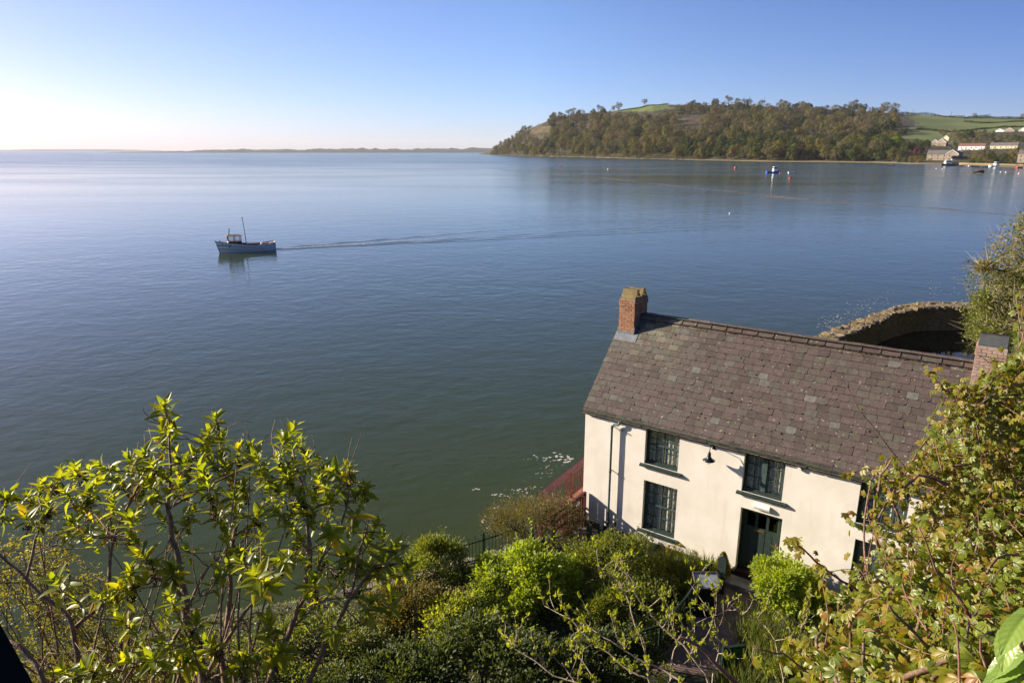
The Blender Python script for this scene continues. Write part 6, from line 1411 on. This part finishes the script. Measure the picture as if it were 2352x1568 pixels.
# ---- creeper at the right: palmate leaves on woody trailing stems
PAL = None
def palmate():
    V, Q = [], []; n = 0
    t = leaf_t(([0, .15, .45, .75, 1], [.015, .10, .23, .17, .0]), 0.28, 0.22, 4)
    for a, s in ((-1.25, .62), (-.62, .88), (0, 1.0), (.62, .88), (1.25, .62)):
        R_ = np.array([[math.cos(a), math.sin(a), 0], [-math.sin(a), math.cos(a), 0], [0, 0, 1]]).T
        v = t[0] * s; v = v @ R_.T; V.append(v); Q.append(t[1] + n); n += len(v)
    return np.concatenate(V), np.concatenate(Q)
PAL = palmate()
def creeper():
    g = np.random.default_rng(81); base = np.array([3.4, 3.6, gz(3.4, 3.6)]); e = empty('creeper', base, 0, 'tangled red tinted creeper with five fingered leaves covering the right side of the photo', 'climbing plant')
    LB = np.array([(800, 2335), (830, 2290), (850, 2250), (880, 2215), (920, 2195), (960, 2170), (1000, 2130), (1040, 2075), (1080, 2010), (1110, 1985), (1160, 1990), (1200, 2000), (1250, 1990), (1300, 1975), (1340, 1930), (1380, 1900), (1430, 1880), (1480, 1840), (1530, 1790), (1600, 1760)], float)
    A, B = MB(), MB(); wd = MB()
    def dep(u, v): return np.interp(v, [800, 1000, 1200, 1400, 1600], [7.4, 6.9, 6.0, 4.2, 2.7]) - (u - 2000) / 350 * .25
    def leaves(M_, P, L, out=.25, hang=.0):
        n = len(P); D = rdir(n, g) * .8 + np.array([-.3, -.25, -.4]); nr = np.array([-.75, -.35, .6]) + rdir(n, g) * .55
        M_.inst(PAL[0], PAL[1], P - base, frames(D, nr), L * g.uniform(.6, 1.25, n))
    # trailing stems, leaves along them
    for k in range(340):
        v0 = g.uniform(840, 1640); lb = np.interp(v0, LB[:, 0], LB[:, 1]); u0 = g.uniform(lb + 20, 2460); d0 = dep(u0, v0) + g.uniform(-.35, .7)
        a = atd(u0, v0, d0); ang = g.uniform(-2.6, .6) if g.random() < .75 else g.uniform(0, 6.28); L = g.uniform(60, 260); u1, v1 = u0 + math.cos(ang) * L, v0 + math.sin(ang) * L
        lb1 = np.interp(v1, LB[:, 0], LB[:, 1]); 
        if v1 < 815 and u1 < 2330: v1 = 830
        if u1 < lb1 - 4: u1 = lb1 + g.uniform(-14, 20)
        b = atd(u1, v1, dep(max(u1, 1800), v1) + g.uniform(-.3, .5)); P = wob(a, b, 12, .05, g, -.02)
        thick = g.random() < .16; wd.tube(P - base, np.linspace(.009 if thick else .0045, .005 if thick else .0022, 12), 6, 1 if thick else 0)
        m = int(4 + L / 11)
        if (u0 + u1) / 2 < 2075 and 1080 < (v0 + v1) / 2 < 1330: m //= 3
        t = g.random(m); i = np.clip((t * 11).astype(int), 0, 10); Q_ = P[i] + (P[i + 1] - P[i]) * (t * 11 - i)[:, None] + g.normal(0, .035, (m, 3)); leaves(A if g.random() < .5 else B, Q_, g.uniform(.048, .062))
    n = 6200; P = []
    while len(P) < n:
        v = g.uniform(815, 1640); lb = np.interp(v, LB[:, 0], LB[:, 1]); u = lb + (2500 - lb) * g.random() ** .9
        w = min(1, (u - lb) / 170) 
        if g.random() > .12 + .88 * w ** 1.3: continue
        if 2060 < u < 2190 and 1130 < v < 1420 and g.random() < .5: continue
        if u < 2075 and 1080 < v < 1330 and g.random() < .72: continue
        P.append(atd(u, v, dep(u, v) + g.uniform(-.2, 1.1)))
    P = np.array(P); h = g.random(n) < .52; leaves(A, P[h], .057); leaves(B, P[~h], .057)
    # named shoots of the photograph
    SHO = [([(1985, 1365), (1935, 1335), (1890, 1300), (1850, 1265), (1822, 1245), (1806, 1232)], 5.0, .010, 18, 0), ([(2230, 910), (2190, 905), (2160, 890), (2145, 862), (2138, 850)], 7.2, .008, 26, 0),
           ([(2330, 870), (2270, 905), (2200, 905), (2160, 893)], 7.2, .013, 46, 0), ([(2110, 1110), (2060, 1050), (2010, 985), (1970, 935), (1943, 885)], 7.0, .008, 0, 1), ([(2020, 1090), (1990, 1075), (1958, 1085), (1945, 1092)], 6.6, .007, 8, 0),
           ([(2025, 1300), (2012, 1230), (2010, 1150), (2022, 1090), (2050, 1050)], 6.2, .017, 14, 1), ([(2120, 1330), (2090, 1240), (2062, 1180), (2042, 1120)], 6.0, .017, 14, 1), ([(2360, 1240), (2280, 1180), (2200, 1120), (2110, 1090), (2060, 1130)], 6.2, .022, 12, 1), ([(2360, 1100), (2280, 1060), (2190, 1070), (2080, 1130)], 6.6, .02, 12, 1),
           ([(2370, 1200), (2300, 1230), (2190, 1285), (2130, 1310)], 5.6, .02, 8, 1), ([(2200, 1568), (2150, 1500), (2090, 1440), (2040, 1390)], 3.3, .013, 6, 1), ([(1990, 1640), (2060, 1580), (2160, 1520), (2240, 1500)], 2.9, .020, 4, 1), ([(2300, 1490), (2230, 1420), (2160, 1330), (2110, 1210)], 3.5, .010, 6, 0),
           ([(1990, 1568), (1955, 1500), (1950, 1440), (1990, 1380), (2020, 1370)], 3.6, .011, 14, 1), ([(1940, 1640), (1880, 1560), (1800, 1500), (1730, 1490)], 3.2, .007, 4, 0),
           ([(1790, 1668), (1700, 1575), (1640, 1520), (1560, 1462)], 2.9, .014, 0, 0), ([(2352, 760), (2340, 800), (2310, 830), (2270, 832), (2248, 815)], 5.6, .005, 2, 0), ([(1955, 1195), (1945, 1182), (1948, 1175)], 4.5, .004, 3, 0)]
    for px, d_, r, m, mi in SHO:
        pts = [atd(u, v, d_ - .04 * i) for i, (u, v) in enumerate(px)]; P = [pts[0]]
        for a, b in zip(pts[:-1], pts[1:]): P += list(wob(a, b, 5, .03, g)[1:])
        P = np.array(P); wd.tube(P - base, np.linspace(r, r * .4, len(P)), 7, mi)
        if m: i = g.integers(len(P) // 3, len(P), m); leaves(A, P[i] + g.normal(0, .035, (m, 3)), .060)
    A.build('red_tinted_leaves', MT['leaf_creeper'], e, smooth=True); B.build('green_leaves', MT['leaf_creeper_green'], e, smooth=True); wd.build('stem', [MT['bark_red'], MT['bark_pale']], e, smooth=True)
creeper()
def big_leaves():
    g = np.random.default_rng(91); c = atd(2420, 1640, 1.5); base = np.array([c[0], c[1], gz(c[0], c[1])]); e = empty('broad_leaved_plant', base, 0, 'plant with big glossy ribbed leaves filling the bottom right corner', 'plant')
    nx, ny = 13, 34; f = MB(); s = MB(); V = []
    for iy in range(ny + 1):
        y = iy / ny; w = np.interp(y, [0, .1, .3, .55, .8, .94, 1], [.02, .12, .21, .215, .14, .05, 0]) * (1 + (.05 if iy % 3 == 1 else 0))
        for ix in range(nx + 1):
            q = ix / nx * 2 - 1; ph = (y - abs(q) * .22) * 46
            V.append([q * w, y + (abs(q) ** 4) * .012, .22 * abs(q) * w - .30 * y * y + .008 * math.cos(ph) * min(1, abs(q) * 4) * (1 - abs(q) ** 6) - .012 * (abs(q) < .08)])
    V = np.array(V); ii = np.arange(ny)[:, None] * (nx + 1); jj = np.arange(nx)[None]; Q = np.stack([ii + jj, ii + jj + 1, ii + nx + 2 + jj, ii + nx + 1 + jj], -1).reshape(-1, 4)
    stem0 = atd(2440, 1640, 1.55)
    for (bu, bv, tu, tv_, nrm) in [(2352, 1452, 2268, 1480, (-.7, -.3, .7)), (2350, 1490, 2290, 1545, (-.8, -.2, .6)), (2372, 1520, 2262, 1556, (-.7, -.45, .55)), (2360, 1560, 2300, 1612, (-.7, -.2, .6)), (2365, 1425, 2292, 1440, (-.75, -.2, .6)), (2370, 1465, 2330, 1540, (-.8, -.3, .4)), (2372, 1405, 2318, 1422, (-.6, -.3, .7)), (2322, 1530, 2250, 1572, (-.7, -.3, .6)), (2380, 1440, 2330, 1478, (-.7, -.5, .6)), (2340, 1508, 2264, 1512, (-.5, -.6, .7))]:
        d_ = g.uniform(1.4, 1.62); D = np.array([[-.62, -.22, -.50]]) + g.normal(0, .16, (1, 3)); D /= np.linalg.norm(D); L = g.uniform(.075, .11)
        p = atd((bu + tu) / 2, (bv + tv_) / 2 + 12, d_) - D[0] * L * .5; nrm = np.array([-.75, -.3, .5]) + g.normal(0, .15, 3)
        f.inst(V, Q, (p - base)[None], frames(D, np.array(nrm)[None]), np.array([L])); s.tube(wob(stem0, p, 6, .05, g) - base, np.linspace(.008, .004, 6), 6)
    f.build('foliage', MT['leaf_big'], e, smooth=True); s.build('stem', MT['bark_red'], e)
big_leaves()
def post():
    b = MB(); d_ = 1.0; p, q = atd(-142, 1300, d_), atd(74, 1700, d_ * .93); b.beam(p, q, .034, .05, up=(0, 1, .3)); b.beam(p + [-.006, -.03, .01], q + [-.006, -.03, .01], .006, .008, up=(0, 1, .3))
    tag(b.build('window_frame', MT['black_green']), 'dark green painted timber edge of an opened window in the bottom left corner', 'window frame')
post()

# ================================================================== HAZE
def haze():
    m, nt, out = newmat('haze'); v = nd(nt, 'ShaderNodeVolumePrincipled'); setin(v, Color=(0.97, 0.98, 1.0, 1), Density=0.000026, Anisotropy=0.0); nt.links.new(v.outputs[0], out.inputs['Volume'])
    b = MB(); b.box((-41000, -400, -8), (41000, 31000, 480)); tag(b.build('haze', MT['haze']), kind='stuff')
haze()
